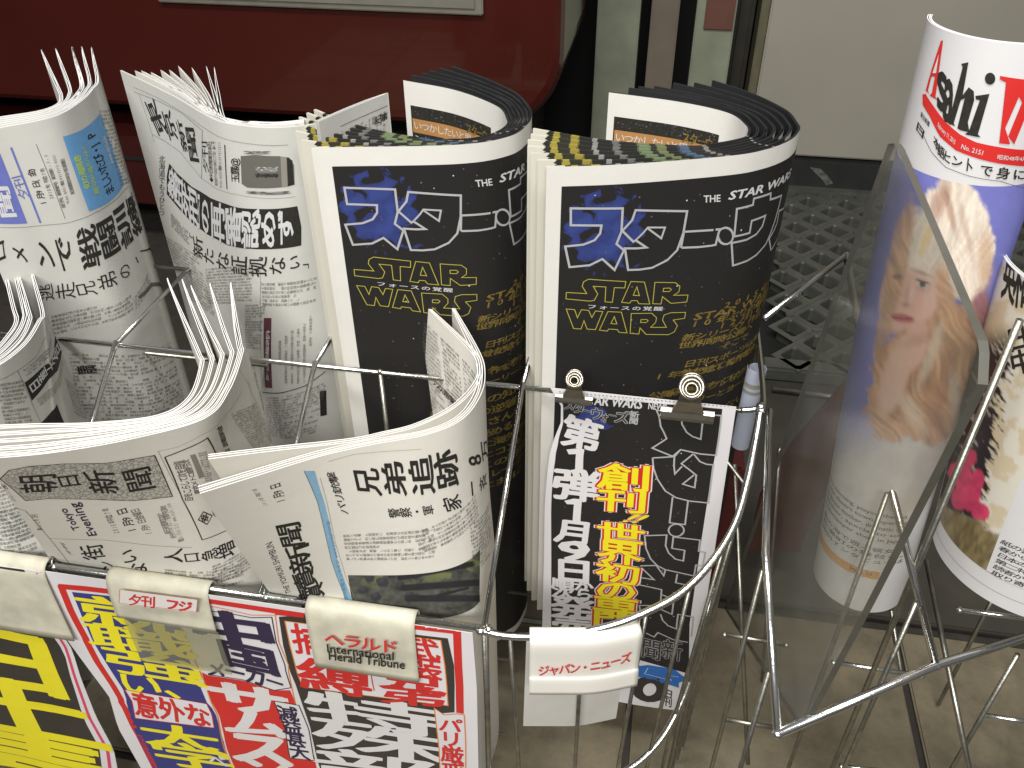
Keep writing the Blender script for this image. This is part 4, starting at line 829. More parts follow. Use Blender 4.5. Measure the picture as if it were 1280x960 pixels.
g.body(K(830, 970, 820, 790, 1230, 940), .0026, vert=True, bold=.02); g.line(N(745, -250, 747, 100, 755, 600), .00025, 'fine'); g.line(K(820, 790, 810, 960), .00025, 'fine')
g.poly(N(768, 95, 820, 95, 825, 575, 778, 572), 'mar', 'maroon_bar'); g.text('広告掲載申込', N(812, 180, 785, 180, 812, 540)[:0] or N(785, 180, 812, 180, 785, 520), 'gwhite', vert=True, layer=3)
for k in range(6):
    x = 868+42*k; g.body(N(x, 250-35*k, x+28, 250-35*k, x, 545), .0030, vert=True, density=.9, m='inkg')
g.line(N(755, 603, 900, 605, 1050, 560, 1190, 460), .0006, 'ink'); g.body(N(790, 900, 780, 630, 1120, 880), .0026, vert=True, density=.8); g.poly(N(1150, 600, 1195, 590, 1200, 760, 1155, 770), 'ink', 'printed_panel')
g.body(N(700, 420, 640, 380, 780, 760), .0024, vert=True)
g.flush()

# ------------------------------------------------------------------ rolled magazines in the right hand rack
def roll(cx, cy, r, a0, a1, n=40, dr=-.002):
    return [(cx+(r+dr*t*(a1-a0)/360)*math.cos(math.radians(a0+t*(a1-a0))), cy+(r+dr*t*(a1-a0)/360)*math.sin(math.radians(a0+t*(a1-a0)))) for t in np.linspace(0, 1, n)]
sw = Surf([(-.114, roll(.1620, .478, .0362, 158, 372)), (-.30, roll(.1690, .476, .0358, 158, 372)), (-.516, roll(.1845, .474, .0335, 158, 372))], N=260)
tw = thing('magazine', 'rolled white weekly with red and black masthead and a blonde woman on it', 'magazine', (.1845, .474, -.516))
for i in range(4): sheet(sw, -i*.0007, 'cover' if False else 'white', tw, nu=220 if i == 0 else 120, seed=400+i, wob=.0002 if i else 0, nv=40 if i == 0 else 4, mats=[mat('glossy magazine paper', (.67, .66, .67), .38, var=.03, vscale=14)]*2+[M['edge']])
M['mag'] = MATS['glossy magazine paper']
g = Print(sw, tw, cut=.0025); Z = Zm(1150, 20, 4); Ah = Zm(900, 0, 1280/380)
g.poly(Z(32, 368, 60, 270, 108, 122, 118, 122, 80, 405, 92, 420, 50, 395, 62, 385, 78, 300, 60, 300, 42, 372, 50, 388, 30, 370), 'red', 'masthead', 3)
g.poly(Z(66, 285, 84, 285, 98, 190), 'mag', 'masthead', 4)
g.text('s', [Z(88, 265)[0], Z(138, 285)[0], Z(88, 470)[0]], 'ink', fit=True, bold=.05, name='masthead', layer=3); g.text('a', [Z(130, 300)[0], Z(180, 330)[0], Z(112, 520)[0]], 'ink', fit=True, bold=.05, name='masthead', layer=3)
g.poly(Z(208, 238, 244, 230, 215, 395, 245, 355, 270, 375, 272, 420, 240, 530, 248, 580, 205, 570, 188, 560, 225, 410, 205, 420, 170, 535, 178, 550, 135, 530, 150, 510, 215, 255), 'ink', 'masthead', 3)
g.poly(Z(278, 398, 348, 388, 290, 590, 303, 606, 225, 590, 245, 575, 300, 420, 280, 415), 'ink', 'masthead', 3)
g.poly([Z(351+26*math.cos(a), 312+30*math.sin(a))[0] for a in np.linspace(0, 6.283, 17)[:16]], 'ink', 'masthead', 3)
g.poly(Z(400, 298, 560, 320, 560, 332, 525, 332, 425, 560, 450, 640, 395, 634, 430, 330, 400, 315), 'red', 'masthead', 3)
g.poly(Z(455, 335, 510, 330, 560, 420, 470, 640, 440, 600, 510, 430), 'red', 'masthead', 3)
g.poly(Z(15, 392, 30, 388, 70, 450, 130, 530, 200, 590, 280, 630, 400, 655, 600, 665, 600, 742, 420, 740, 300, 715, 180, 670, 100, 600, 50, 500, 15, 440), 'red', 'masthead_band', 2)
for t, a in (('February 11, 2015', (95, 530, 180, 620, 88, 560)), ('No. 2151', (212, 638, 318, 672, 205, 662)), ('昭和48年4月', (388, 690, 530, 700, 384, 715))): g.text(t, Z(*a), 'gwhite', fit=True, bold=.02, layer=4, name='masthead_text')
g.text('朝日新聞', Z(10, 475, 52, 530, 5, 500), 'ink', fit=True, bold=.03, layer=3, name='masthead_text')
for ch, a in zip('日本語ヒントで身につく', [((-10, 520), (30, 580), (-20, 560)), ((75, 590), (100, 640), (70, 640)), ((95, 635), (125, 665), (90, 690)), ((125, 665), (160, 695), (115, 715)), ((165, 690), (215, 715), (155, 740)), ((228, 700), (270, 725), (220, 768)), ((308, 738), (365, 750), (300, 795)), ((388, 755), (450, 760), (382, 812)), ((468, 765), (525, 768), (464, 818)), ((540, 765), (600, 765), (540, 818)), ((610, 765), (670, 762), (610, 818))]): g.text(ch, [Z(*p)[0] for p in a], 'ink', bold=.04, layer=3, gap=.02)
g.line(Z(0, 545, 60, 680, 130, 755, 250, 800, 400, 825, 600, 832), .0003, 'inkg')
def portrait(U, V, P):
    x, y = topx(P); n = noise2(x/5, y/18, 2, 4); n3 = noise2((x+.35*y)/3.2, y/55, 12, 3); n2 = noise2(x/30, y/30, 6, 3)
    def put(c, k, col): k = np.clip(k, 0, 1)[:, None]; col = np.asarray(col); return c*(1-k)+(col if col.ndim == 2 else col[None])*k
    wob = .10*(noise2(x/9, y/9, 31, 3)-.5)*2
    def ell(cx, cy, rx, ry, ang=0, soft=.25, w=0):
        a = math.radians(ang); dx, dy = x-cx, y-cy; p = dx*math.cos(a)+dy*math.sin(a); q = -dx*math.sin(a)+dy*math.cos(a)
        return sst(1+soft, 1-soft, np.sqrt((p/rx)**2+(q/ry)**2)+w*wob)
    L = lambda *c: np.array(lin(c))
    xs = x+7*np.sin(y/24)+4*np.sin(y/11+x/30); st = noise2((xs+.30*y)/2.6, y/60, 12, 3); sc = noise2((xs-.5*y)/3.6, (y+x)/44, 17, 3)
    c = np.tile(L(118, 120, 190)[None], (len(x), 1)); c = c*(.88+.24*n2)[:, None]
    dress = L(210, 205, 200)[None]*(.86+.24*noise2(x/14, y/14, 4, 3))[:, None]
    c = put(c, sst(470, 560, y+.35*(x-1150)), dress)
    hair = L(240, 226, 210)[None]*(.62+.55*st)[:, None]; gold_ = L(204, 158, 124)[None]*(.42+1.0*sc)[:, None]; brown = L(160, 104, 76)[None]*(.5+.8*sc)[:, None]
    c = put(c, ell(1196, 300, 46, 78, -8, .06, 1), hair)
    for e in ((1138, 470, 48, 62, 8), (1176, 430, 54, 58, 20), (1122, 505, 38, 46, 25), (1160, 515, 34, 44, -20), (1200, 470, 30, 50, 10)): c = put(c, ell(*e, .12, 2.2), gold_)
    for e in ((1150, 455, 12, 46, -18), (1182, 470, 9, 50, 14), (1125, 500, 10, 30, 30), (1168, 520, 9, 26, -25)): c = put(c, ell(*e, .5, 2)*.55, brown)
    for e in ((1165, 440, 8, 44, 20), (1138, 512, 9, 34, -30), (1196, 500, 8, 36, -8)): c = put(c, ell(*e, .5, 2)*.5, hair)
    c = put(c, ell(1224, 392, 13, 30, 10, .3, 2)*.8, brown); c = put(c, ell(1232, 325, 9, 36, 0, .5)*.6, L(200, 158, 120))
    c = put(c, ell(1150, 345, 34, 62, 12, .08), L(226, 190, 175)); c = put(c, ell(1128, 366, 27, 50, 14, .10), L(220, 176, 162))
    c = put(c, ell(1142, 432, 17, 34, 18, .25), L(218, 176, 160)); c = put(c, ell(1118, 472, 16, 48, 16, .25), L(216, 178, 162))
    c = put(c, ell(1150, 424, 20, 7, -18, .7)*.35, L(160, 110, 95))
    c = put(c, ell(1160, 300, 36, 44, 20, .2, 2)*.95, hair); c = put(c, ell(1124, 318, 13, 66, 12, .3, 2)*.85, gold_); c = put(c, ell(1108, 400, 9, 60, 14, .4, 2)*.8, gold_); c = put(c, ell(1184, 380, 12, 46, -12, .3, 2)*.85, gold_*1.2)
    c = put(c, ell(1175, 252, 10, 26, 18, .6, 2)*.6, brown); c = put(c, ell(1188, 264, 4, 28, -12, .6)*.6, brown); c = put(c, ell(1208, 290, 4, 40, -14, .7)*.35, brown)
    c = put(c, ell(1152, 357, 12, 7, 20, .5)*.5, L(190, 140, 125)); c = put(c, ell(1153, 356, 8.5, 4, 20, .25), L(205, 190, 185)); c = put(c, ell(1153, 355.5, 3.8, 3.8, 0, .25), L(88, 74, 70)); c = put(c, ell(1153, 351.5, 10, 1.5, 20, .4)*.85, L(92, 62, 54)); c = put(c, ell(1152, 341, 13, 2, 20, .6)*.55, L(150, 105, 80))
    c = put(c, ell(1122, 346, 6.5, 3.2, 0, .4)*.8, L(110, 84, 78)); c = put(c, ell(1204, 369, 6, 3, 20, .4)*.6, L(130, 80, 72))
    c = put(c, ell(1134, 368, 3, 15, 8, .8)*.30, L(170, 118, 104)); c = put(c, ell(1140, 364, 3.5, 14, 8, .9)*.35, L(246, 218, 206)); c = put(c, ell(1133, 381, 7, 2.6, 6, .6)*.45, L(158, 96, 86))
    lip = (y-396)-.022*(x-1128)**2*-1
    c = put(c, ell(1128, 398, 15, 5.5, 10, .3), L(190, 92, 102)); c = put(c, sst(1.6, .5, np.abs(y-398+.016*(x-1127)**2-.12*(x-1128)-1))*sst(15, 11, np.abs(x-1128)), L(128, 52, 62)); c = put(c, ell(1130, 401.5, 8, 1.6, 10, .6)*.4, L(226, 150, 150))
    c = put(c, ell(1156, 386, 14, 14, 0, .9)*.4, L(236, 178, 164)); c = put(c, ell(1128, 416, 12, 3, 10, .8)*.25, L(175, 125, 112)); c = put(c, ell(1157, 300, 5, 24, 18, .4)*.5, L(226, 192, 70))
    return c*(.93+.12*noise2(x/2.2, y/2.2, 9, 2))[:, None]
PM = vcol_mat('glossy cover photograph', .36)
v0 = g.q((1215, 231))[1]; vb = g.q((1085, 715))[1]; ul = .004; ur = g.q((1238, 260))[0]+.012
photo(sw, tw, 'cover_photo', ((.0035, v0), (ur+.02, vb-.062)), .0011, portrait, PM, layer=1)
Y = Zm(860, 480, 1280/380)
for k, (t, y0) in enumerate([('Every morning, playing the sea', 0), ('to the desert town, opening', 1), ('her house mother, dramatic and', 2), ('teacher, special to surf', 3), ('a newspaper shop in Japan', 4), ('他の海で遊ぶ彼女の', 5.6), ('砂漠町の舞台を。', 6.6), ('特別インタビューは', 7.6)]):
    v = vb-.058+.0058*y0; u = .010+.001*k; g.text(t, [np.array((u, v)), np.array((u+.072, v)), np.array((u, v+.0042))], 'inkg', fit=True, bold=.02, uv=True, name='cover_lines', layer=2)
M['ob2'] = mat('orange band print', (.62, .30, .08), .5)
g.poly([(.002, vb-.002), (sw.L*.55, vb-.002), (sw.L*.55, vb+.006), (.002, vb+.006)], 'ob2', 'orange_band', 2, uv=True); g.text('Page 29', [np.array((.052, vb)), np.array((.068, vb)), np.array((.052, vb+.0045))], 'inkg', fit=True, uv=True, name='cover_lines', layer=3)
g.flush()
sm = Surf([(-.225, roll(.247, .449, .058, 165, 380)), (-.437, roll(.269, .442, .0585, 165, 380))], N=240)
tm_ = thing('magazine', 'rolled cultural magazine with pink flowers and black brush art at the right edge', 'magazine', (.266, .442, -.437))
for i in range(3): sheet(sm, -i*.0008, 'mag', tm_, nu=200, nv=30, seed=440+i, wob=.0003 if i else 0)
def flowers(U, V, P):
    x, y = topx(P); L = lambda *c: np.array(lin(c)); n = noise2(x/9, y/9, 21, 4); n2 = noise2((x-.9*y)/4, (x+y)/26, 22, 3); n3 = noise2(x/16, y/16, 23, 3)
    c = np.tile(L(214, 208, 196)[None], (len(x), 1)); k = sst(.46, .60, n3)*.5*sst(1215, 1240, x); c = c*(1-k)[:, None]+L(190, 165, 110)[None]*k[:, None]
    edge = 1231+40*(n2-.5)+.30*(600-y)*.6
    k = sst(edge+3, edge-3, x)*sst(650, 640, y-.35*(x-1200))*sst(400, 440, y); 
    hl = sst(.62, .7, noise2((x-.6*y)/3.4, (x+y)/30, 25, 3))*.6; blk = L(44, 38, 42)[None]*(1-hl[:, None])+L(190, 185, 175)[None]*hl[:, None]
    c = c*(1-k[:, None])+blk*k[:, None]
    for cx, cy, rx, ry in [(1211, 572, 10, 12), (1205, 600, 13, 20), (1214, 618, 13, 22), (1200, 622, 12, 16), (1226, 640, 12, 12), (1222, 600, 9, 14), (1193, 590, 9, 12)]:
        d = np.hypot((x-cx)/rx, (y-cy)/ry)+.35*(n-.5); k = sst(1.05, .85, d); c = c*(1-k[:, None])+(L(196, 62, 98)[None]*(.6+.8*n)[:, None])*k[:, None]
    k = sst(632, 640, y-.55*(x-1190)+22*(n-.5))*sst(1262, 1240, x); c = c*(1-k[:, None])+(L(122, 108, 76)[None]*(.35+1.4*noise2((x+.4*y)/5, y/12, 28, 3))[:, None])*k[:, None]
    return c
g = Print(sm, tm_, cut=.0025)
vb2 = sm.H; photo(sm, tm_, 'cover_photo', ((.004, .004), (.165, vb2-.022)), .0012, flowers, PM)
M['magp'] = M['mag']; a, b = g.q((1277, 596)), g.q((1236, 702))
g.poly([(a[0], a[1]+.002), (a[0]+.08, a[1]-.02), (a[0]+.08, vb2-.022), (b[0], vb2-.0225)], 'mag', 'text_panel', 2, uv=True)
for k in range(6): g.text(['紙の芸術と花の展覧会', '春から夏の新しい物語', '日本の詩と書の世界へ', '第二特集は秋の京都', '読者からの手紙と返事', '取り寄せのお知らせ'][k], [np.array((b[0]+.004+.0, vb2-.052+.0052*k)), np.array((b[0]+.060, vb2-.056+.0052*k)), np.array((b[0]+.003, vb2-.048+.0052*k))], 'ink', bold=.02, uv=True, name='cover_lines', layer=3)
g.line([(.0, vb2-.0105), (.10, vb2-.0105), (.17, vb2-.0105)], .0003, 'inkg', uv=True)
gg = Zm(1120, 380, 8); g.text('英和', [(1262, 300), (1292, 318), (1252, 372)], 'ink', bold=.05, layer=3); g.text('日中', [(1258, 412), (1282, 405), (1268, 470)], 'ink', bold=.05, vert=True, layer=3)
g.flush()
# slim rolled paper in the pocket corner behind the right hand black stack
c_ = onY(945, 470, .565); sr = Surf([(c_[2]+.008, roll(c_[0], c_[1], 0.0078, 160, 700, dr=-.0016)), (-.473, roll(c_[0]-.001, c_[1], 0.0078, 160, 700, dr=-.0016))])
tr_ = thing('rolled_paper', 'slim rolled paper with grey bands in the corner right of the black stack', 'rolled paper', (c_[0], c_[1], -.473)); sheet(sr, 0, 'white', tr_, nu=110, mats=[mat('dull bluish paper', (.40, .43, .52), .5)]*3)
g = Print(sr, tr_); [g.poly([(0, v), (.06, v), (.06, v+h), (0, v+h)], 'inkg' if False else 'fine', 'printed_band', uv=True) for v, h in ((.012, .004), (.019, .003))]; g.flush()
# red sheet glimpsed through the acrylic
pr = [onY(*p, .74) for p in [(1056, 478), (1070, 490), (1035, 600), (1000, 690), (935, 690), (950, 620), (990, 555)]]
V = [tuple(p) for p in pr]+[(p[0], p[1]+.004, p[2]) for p in pr]; n = len(pr)
o = obj('red_sheet', V, [tuple(range(n))[::-1], tuple(range(n, 2*n))]+[(i, (i+1) % n, (i+1) % n+n, i+n) for i in range(n)], M['redcloth']); tag(o, 'dark red plastic sheet standing on the floor, dimly seen through the acrylic', 'plastic sheet')
V, F = box(.062, .125, .70, .74, FZ+.002, -.62, bev=.004); o = obj('red_box', V, F, M['redcloth']); tag(o, 'dark red box on the floor behind the bowed basket', 'box')

# ------------------------------------------------------------------ posters
def edge_rows(L, Rr, y, ztop, zbot, bulge=0):
    """poster rows from traced left and right edges on its hanging plane"""
    l = np.array([onY(*p, y) for p in L]); r = np.array([onY(*p, y) for p in Rr]); rows = []
    zs = np.linspace(ztop, zbot, 25)
    for i, z in enumerate(zs):
        xl = np.interp(-z, -l[:, 2], l[:, 0]); xr = np.interp(-z, -r[:, 2], r[:, 0]); w = xr-xl; k = math.sin(i*.33)*.0010*bulge
        rows.append((z, [(xl, y-.0006*bulge*min(1, i/4)), (xl+w*.3, y+k), (xl+w*.65, y-k), (xr, y)]))
    return Surf(rows)
# film poster on the divider rail
sp = edge_rows([(687, 484), (699, 494), (702, 512), (701, 528), (695, 542), (688, 562), (684, 592), (681, 630), (680, 700), (678, 780), (675, 900)], [(921, 504), (908, 590), (893, 690), (875, 800), (861, 893)], .5, -.384, -.766, 1)
tp = thing('hanging_poster', 'black film newspaper poster clipped to the rail, big sideways outlined title', 'poster', (0, .5, -.766))
sheet(sp, 0, 'poster', tp, nu=60, nv=70)
g = Print(sp, tp, cut=.006); Z = Zm(675, 480, 8); F6 = Zm(795, 495, 6); G6 = Zm(760, 645, 6); T5 = Zm(660, 560, 1280/240); Hh = Zm(660, 700, 4.8)
stm = star_mat(g.q((735, 520)), .020); M[stm.name] = stm
blk = [(704, 495), (760, 499), (820, 504), (870, 508), (903, 511), (890, 590), (876, 680), (862, 780), (861, 842), (800, 825), (689, 812), (689, 729), (689, 635), (691, 597), (694, 575), (697, 557), (700, 542), (704, 527), (704, 512), (701, 500)]
g.poly(blk, stm.name, 'starry_panel', 1); g.dots(170, (tuple(g.q((705, 510))+np.array([.004, .004])), tuple(g.q((855, 790)))), 'inkg'); g.dots(25, (tuple(g.q((715, 520))), tuple(g.q((850, 790)))), 'gwhite', r=(.0002, .0005))
g.dots(0, ((0, 0), (1, 1)))
for i in range(44):
    a = g.q((700+4.9*i, 489.5+.43*i)); g.line([a-np.array([.0007, 0]), a+np.array([.0007, 0])], .0005, 'ink', uv=True, name='perforation')
g.text('THE STAR WARS', [(700, 491), (806, 499.5), (700, 503)], 'gwhite', fit=True, bold=.06, layer=3, name='title_lettering'); g.text('NEWS', [(811, 503), (834, 505), (810, 511)], 'gwhite', fit=True, bold=.05, layer=3, name='title_lettering')
for m, b, l in (('logog', .12, 3), ('pblk', .03, 4)):
    for ch, a in zip('スターウォーズ', [((230, 160), (330, 170), (235, 255)), ((330, 175), (440, 195), (325, 285)), ((430, 215), (510, 235), (425, 300)), ((505, 230), (625, 245), (500, 350)), ((610, 265), (690, 275), (600, 380)), ((690, 270), (765, 285), (690, 345)), ((755, 265), (890, 280), (745, 385))]): g.text(ch, [Z(*p)[0] for p in a], m, bold=b, layer=l, name='title_lettering')
g.text('新聞', Z(900, 265, 985, 275, 890, 395), 'logog', bold=.05, layer=3, vert=True, name='title_lettering')
for ch, a in zip('第1弾1月9日', [((675+260/8, 480+310/8), (675+610/8, 480+400/8), (675+220/8, 480+600/8)), ]): g.text(ch, a, 'pwhite', bold=.07, layer=3, name='date_lettering', gap=0, fit=(ch == '1'))
g.poly(Z(265, 652, 390, 640, 445, 650, 430, 890, 350, 885, 360, 698, 288, 700), 'pwhite', 'date_lettering', 3); g.poly(T5(242, 350, 305, 335, 360, 340, 350, 487, 298, 483, 306, 374, 260, 372), 'pwhite', 'date_lettering', 3)
for ch, a, f in [('弾', ((195, 140), (465, 170), (180, 330)), 0), ('月', ((205, 475), (430, 500), (190, 620)), 0), ('9', ((200, 610), (415, 625), (200, 745)), 1), ('日', ((185, 735), (425, 755), (185, 885)), 0)]: g.text(ch, [T5(*p)[0] for p in a], 'pwhite', bold=.07, layer=3, name='date_lettering', gap=0, fit=bool(f))
for ch, a in [('順', ((150, 105), (270, 115), (150, 165))), ('次', ((150, 160), (270, 165), (150, 225))), ('か', ((280, 125), (385, 135), (280, 180))), ('ら', ((290, 165), (385, 175), (288, 230))), ('発', ((155, 215), (385, 235), (150, 335))), ('売', ((155, 325), (385, 345), (150, 420)))]: g.text(ch, [Hh(*p)[0] for p in a], 'pwhite', bold=.07, layer=3, name='date_lettering', gap=0)
big = [('創', ((480, 95), (825, 120), (470, 275))), ('刊', ((470, 265), (800, 290), (460, 420))), ('世', ((465, 480), (780, 520), (460, 620))), ('界', ((470, 600), (760, 640), (465, 760))), ('初', ((460, 740), (750, 790), (455, 880))), ('の', ((455, 865), (730, 890), (450, 1010)))]
for m, b, l in (('pwhite', .17, 3), ('red', .125, 4), ('yel', .045, 5)):
    for ch, a in big: g.text(ch, [T5(*p)[0] for p in a], m, bold=b, layer=l, name='yellow_headline', gap=.1)
    for ch, a in [('専', ((400, 205), (660, 235), (395, 325))), ('門', ((395, 290), (660, 310), (390, 400)))]: g.text(ch, [Hh(*p)[0] for p in a], m, bold=b, layer=l, name='yellow_headline', gap=.06)
    g.text('!!', T5(650, 430, 810, 445, 630, 490), m, bold=b*.8, layer=l, name='yellow_headline', fit=True, shear=.5)
w = .0013; C_ = dict(name='title_outline', layer=3)
g.line(F6(155, 105, 640, 145, 600, 443, 480, 432, 335, 400, 275, 450, 122, 388, 230, 318, 185, 225), w, 'logog', closed=True, **C_); g.line(F6(335, 145, 345, 210, 380, 270, 425, 302, 485, 322, 500, 160), w, 'logog', **C_)
g.line(F6(125, 462, 288, 452, 285, 520, 292, 582, 345, 525), w, 'logog', **C_); g.line(F6(290, 450, 335, 400), w, 'logog', **C_); g.line(F6(430, 432, 340, 505, 400, 550, 452, 592, 440, 685, 350, 658, 435, 590), w, 'logog', **C_)
g.line(F6(435, 435, 480, 490, 530, 510, 580, 514, 543, 800, 400, 785, 300, 760, 220, 710, 160, 620, 132, 540, 125, 462), w, 'logog', **C_); g.line(F6(275, 755, 252, 948, 368, 962, 390, 785), w, 'logog', **C_)
g.line([G6(512+58*math.cos(a), 105+46*math.sin(a))[0] for a in np.linspace(0, 6.283, 17)[:16]], w, 'logog', closed=True, **C_)
g.line(G6(275, 145, 440, 140, 432, 220, 455, 275, 505, 320, 565, 335, 575, 255, 480, 240, 490, 155, 690, 178, 680, 262, 730, 270, 710, 372, 660, 365, 645, 447, 430, 400, 370, 370, 320, 320, 285, 240), w, 'logog', closed=True, **C_)
g.line(G6(240, 372, 362, 368, 418, 446, 430, 402), w, 'logog', **C_); g.line(G6(250, 385, 345, 475, 245, 460, 238, 515, 402, 550, 392, 672, 235, 668, 245, 740), w, 'logog', **C_)
g.line(G6(520, 432, 508, 498, 612, 520, 600, 575, 495, 572, 488, 622, 405, 588), w, 'logog', **C_); g.line(G6(395, 735, 410, 780, 450, 820, 512, 845, 525, 735, 640, 755, 625, 900), w, 'logog', **C_); g.line(G6(285, 875, 345, 905, 375, 872, 490, 925, 600, 945), w, 'logog', **C_); g.line(G6(400, 700, 480, 735, 492, 640), w, 'logog', **C_)
for ch, a in (('新', ((925, 495), (915, 580), (815, 475))), ('聞', ((800, 490), (790, 580), (690, 465)))):
    for m, b, l in (('logog', .07, 4), ('pblk', .03, 5)): g.text(ch, [Hh(a[2][0], a[2][1])[0], Hh(a[0][0], a[0][1])[0], Hh(a[2][0]-8, a[2][1]+115)[0]], m, bold=b, layer=l, name='title_outline')
M['pblue'] = mat('bright blue poster ink', (.03, .15, .48), .45)
g.poly(Hh(620, 640, 720, 628, 800, 640, 880, 655, 955, 715, 905, 735, 905, 765, 860, 750, 800, 735, 740, 715, 620, 690), 'pblue', 'blue_logo', 3); g.line(Hh(720, 645, 700, 680, 860, 720, 840, 690, 905, 700), .0006, 'gwhite', layer=4); 
g.line([Hh(730+75*math.cos(a), 775+58*math.sin(a))[0] for a in np.linspace(0, 6.283, 19)[:18]], .010, 'pblk', closed=True, layer=3, name='price_lettering'); g.text('日刊', Hh(825, 770, 870, 785, 815, 870), 'pblk', vert=True, bold=.04, layer=3, name='price_lettering')
g.flush()

# front posters
YP = .3575
s2p = edge_rows([(50, 712), (64, 748), (82, 796), (113, 838), (137, 870), (148, 909), (178, 962), (220, 1040)], [(590, 783), (596, 860), (598, 960), (600, 1060)], YP, -.4935, -.815, 1)
t2p = thing('front_poster', 'wide tabloid headline poster in blue, red and black columns below the front rail', 'poster', (-.27, YP, -.815))
sheet(s2p, 0, 'poster', t2p, nu=80, nv=70); g = Print(s2p, t2p, cut=.008)
Z = Zm(0, 680, 1280/380); A6 = Zm(60, 700, 1280/240); B6 = Zm(100, 840, 1280/240); C6 = Zm(260, 750, 1097/240); D6 = Zm(370, 740, 1047/240)
g.line(A6(75, 175, 250, 190, 420, 210), .006, 'red', layer=1); g.line([A6(85, 170)[0], A6(150, 330)[0], A6(190, 410)[0], A6(250, 520)[0], A6(330, 680)[0], A6(430, 830)[0], A6(490, 950)[0], B6(300, 240)[0], B6(390, 420)[0], B6(500, 640)[0], B6(640, 860)[0]], .006, 'red', layer=1)
nv = [A6(160, 212)[0], A6(420, 240)[0], A6(845, 330)[0], A6(905, 520)[0], A6(965, 720)[0], A6(1060, 950)[0], B6(880, 240)[0], B6(960, 470)[0], B6(1040, 700)[0], B6(1100, 860)[0], B6(620, 860)[0], B6(490, 640)[0], B6(370, 400)[0], B6(310, 200)[0], A6(500, 860)[0], A6(410, 720)[0], A6(300, 540)[0], A6(220, 360)[0]]
g.poly(nv, 'navy', 'navy_panel', 1)
for ch, a in [('就', ((205, 235), (830, 325), (255, 425))), ('職', ((275, 425), (910, 500), (350, 590))), ('強', ((385, 580), (985, 680), (460, 745))), ('い', ((470, 740), (740, 770), (500, 885))), ('、', ((780, 775), (1060, 820), (800, 915)))]:
    g.text(ch, [A6(*p)[0] for p in a], 'yel', bold=.04, layer=2, name='yellow_headline', gap=.0)
g.poly(B6(300, 115, 845, 210, 895, 370, 370, 305), 'poster', 'boxed_panel', 2); g.line(B6(300, 115, 845, 210, 895, 370, 370, 305), .0008, 'red', closed=True, layer=3)
for ch, a in [('意', ((340, 135), (490, 165), (380, 285))), ('外', ((510, 170), (660, 195), (550, 310))), ('な', ((680, 205), (830, 230), (730, 345)))]: g.text(ch, [B6(*p)[0] for p in a], 'red', bold=.06, layer=4, name='red_headline', gap=0)
g.text('大', B6(415, 330, 880, 400, 480, 480), 'yel', bold=.05, layer=2, name='yellow_headline', gap=0); g.text('学', B6(470, 450, 950, 520, 560, 610), 'yel', bold=.045, layer=2, name='yellow_headline', gap=0); g.text('ベ', B6(850, 540, 960, 560, 880, 620), 'pwhite', bold=.05, layer=3, name='white_headline')
g.line([A6(845, 340)[0], A6(960, 620)[0], A6(1040, 800)[0], A6(1090, 950)[0], B6(1000, 600)[0], B6(1090, 830)[0]], .0012, 'orange', layer=2)
g.line([Z(880, 240)[0], Z(1280, 300)[0], C6(380, 70)[0], C6(570, 90)[0]], .0055, 'red', layer=1)
rd = [C6(0, 430)[0], C6(450, 515)[0], C6(480, 480)[0], C6(500, 600)[0], C6(560, 760)[0], C6(620, 950)[0], C6(650, 1060)[0], C6(150, 1060)[0], C6(60, 800)[0], B6(900, 240)[0], B6(840, 30)[0]]
g.poly([B6(812, 0)[0], C6(0, 430)[0], C6(200, 460)[0], C6(375, 515)[0], C6(470, 515)[0], C6(505, 600)[0], C6(560, 760)[0], C6(610, 900)[0], C6(640, 1040)[0], C6(180, 1060)[0], B6(1040, 660)[0], B6(960, 420)[0], B6(880, 200)[0]], 'red', 'red_panel', 1)
g.line(C6(0, 60, 120, 75, 250, 100, 365, 97, 390, 240, 440, 370, 475, 500, 380, 515, 200, 455, 0, 425), .0009, 'purple', layer=2); g.line(C6(0, 30, 120, 55, 250, 85, 385, 85, 405, 240, 460, 370, 500, 590), .0009, 'orange', layer=2)
for ch, a in [('中', ((-120, 50), (330, 105), (-50, 240))), ('国', ((60, 225), (360, 290), (110, 370))), ]: g.text(ch, [C6(*p)[0] for p in a], 'purple', bold=.08, layer=3, name='violet_headline', gap=0)
for ch, a in [('メ', ((0, 345), (100, 365), (0, 430))), ('ー', ((100, 360), (210, 385), (100, 440))), ('カ', ((215, 370), (330, 400), (215, 470))), ('ー', ((335, 420), (430, 450), (335, 490)))]: g.text(ch, [C6(*p)[0] for p in a], 'purple', bold=.06, layer=3, name='violet_headline', gap=0)
for ch, a in [('サ', ((0, 455), (420, 520), (60, 620))), ('ム', ((90, 615), (420, 650), (120, 760))), ('ス', ((120, 740), (460, 780), (160, 920))), ('ン', ((160, 880), (440, 910), (190, 1020)))]: g.text(ch, [C6(*p)[0] for p in a], 'pwhite', bold=.09, layer=2, name='white_headline', gap=0)
bxp = C6(378, 575, 520, 600, 608, 915, 470, 900); g.poly(bxp, 'poster', 'boxed_panel', 3); g.line(bxp, .0008, 'ink', closed=True, layer=4)
for ch, a in zip('減益甚大', [((395, 600), (500, 615), (415, 680)), ((420, 675), (520, 690), (435, 755)), ((445, 750), (545, 765), (462, 830)), ((465, 825), (565, 840), (485, 900))]): g.text(ch, [C6(*p)[0] for p in a], 'purple', bold=.05, layer=5, name='violet_headline', gap=0)
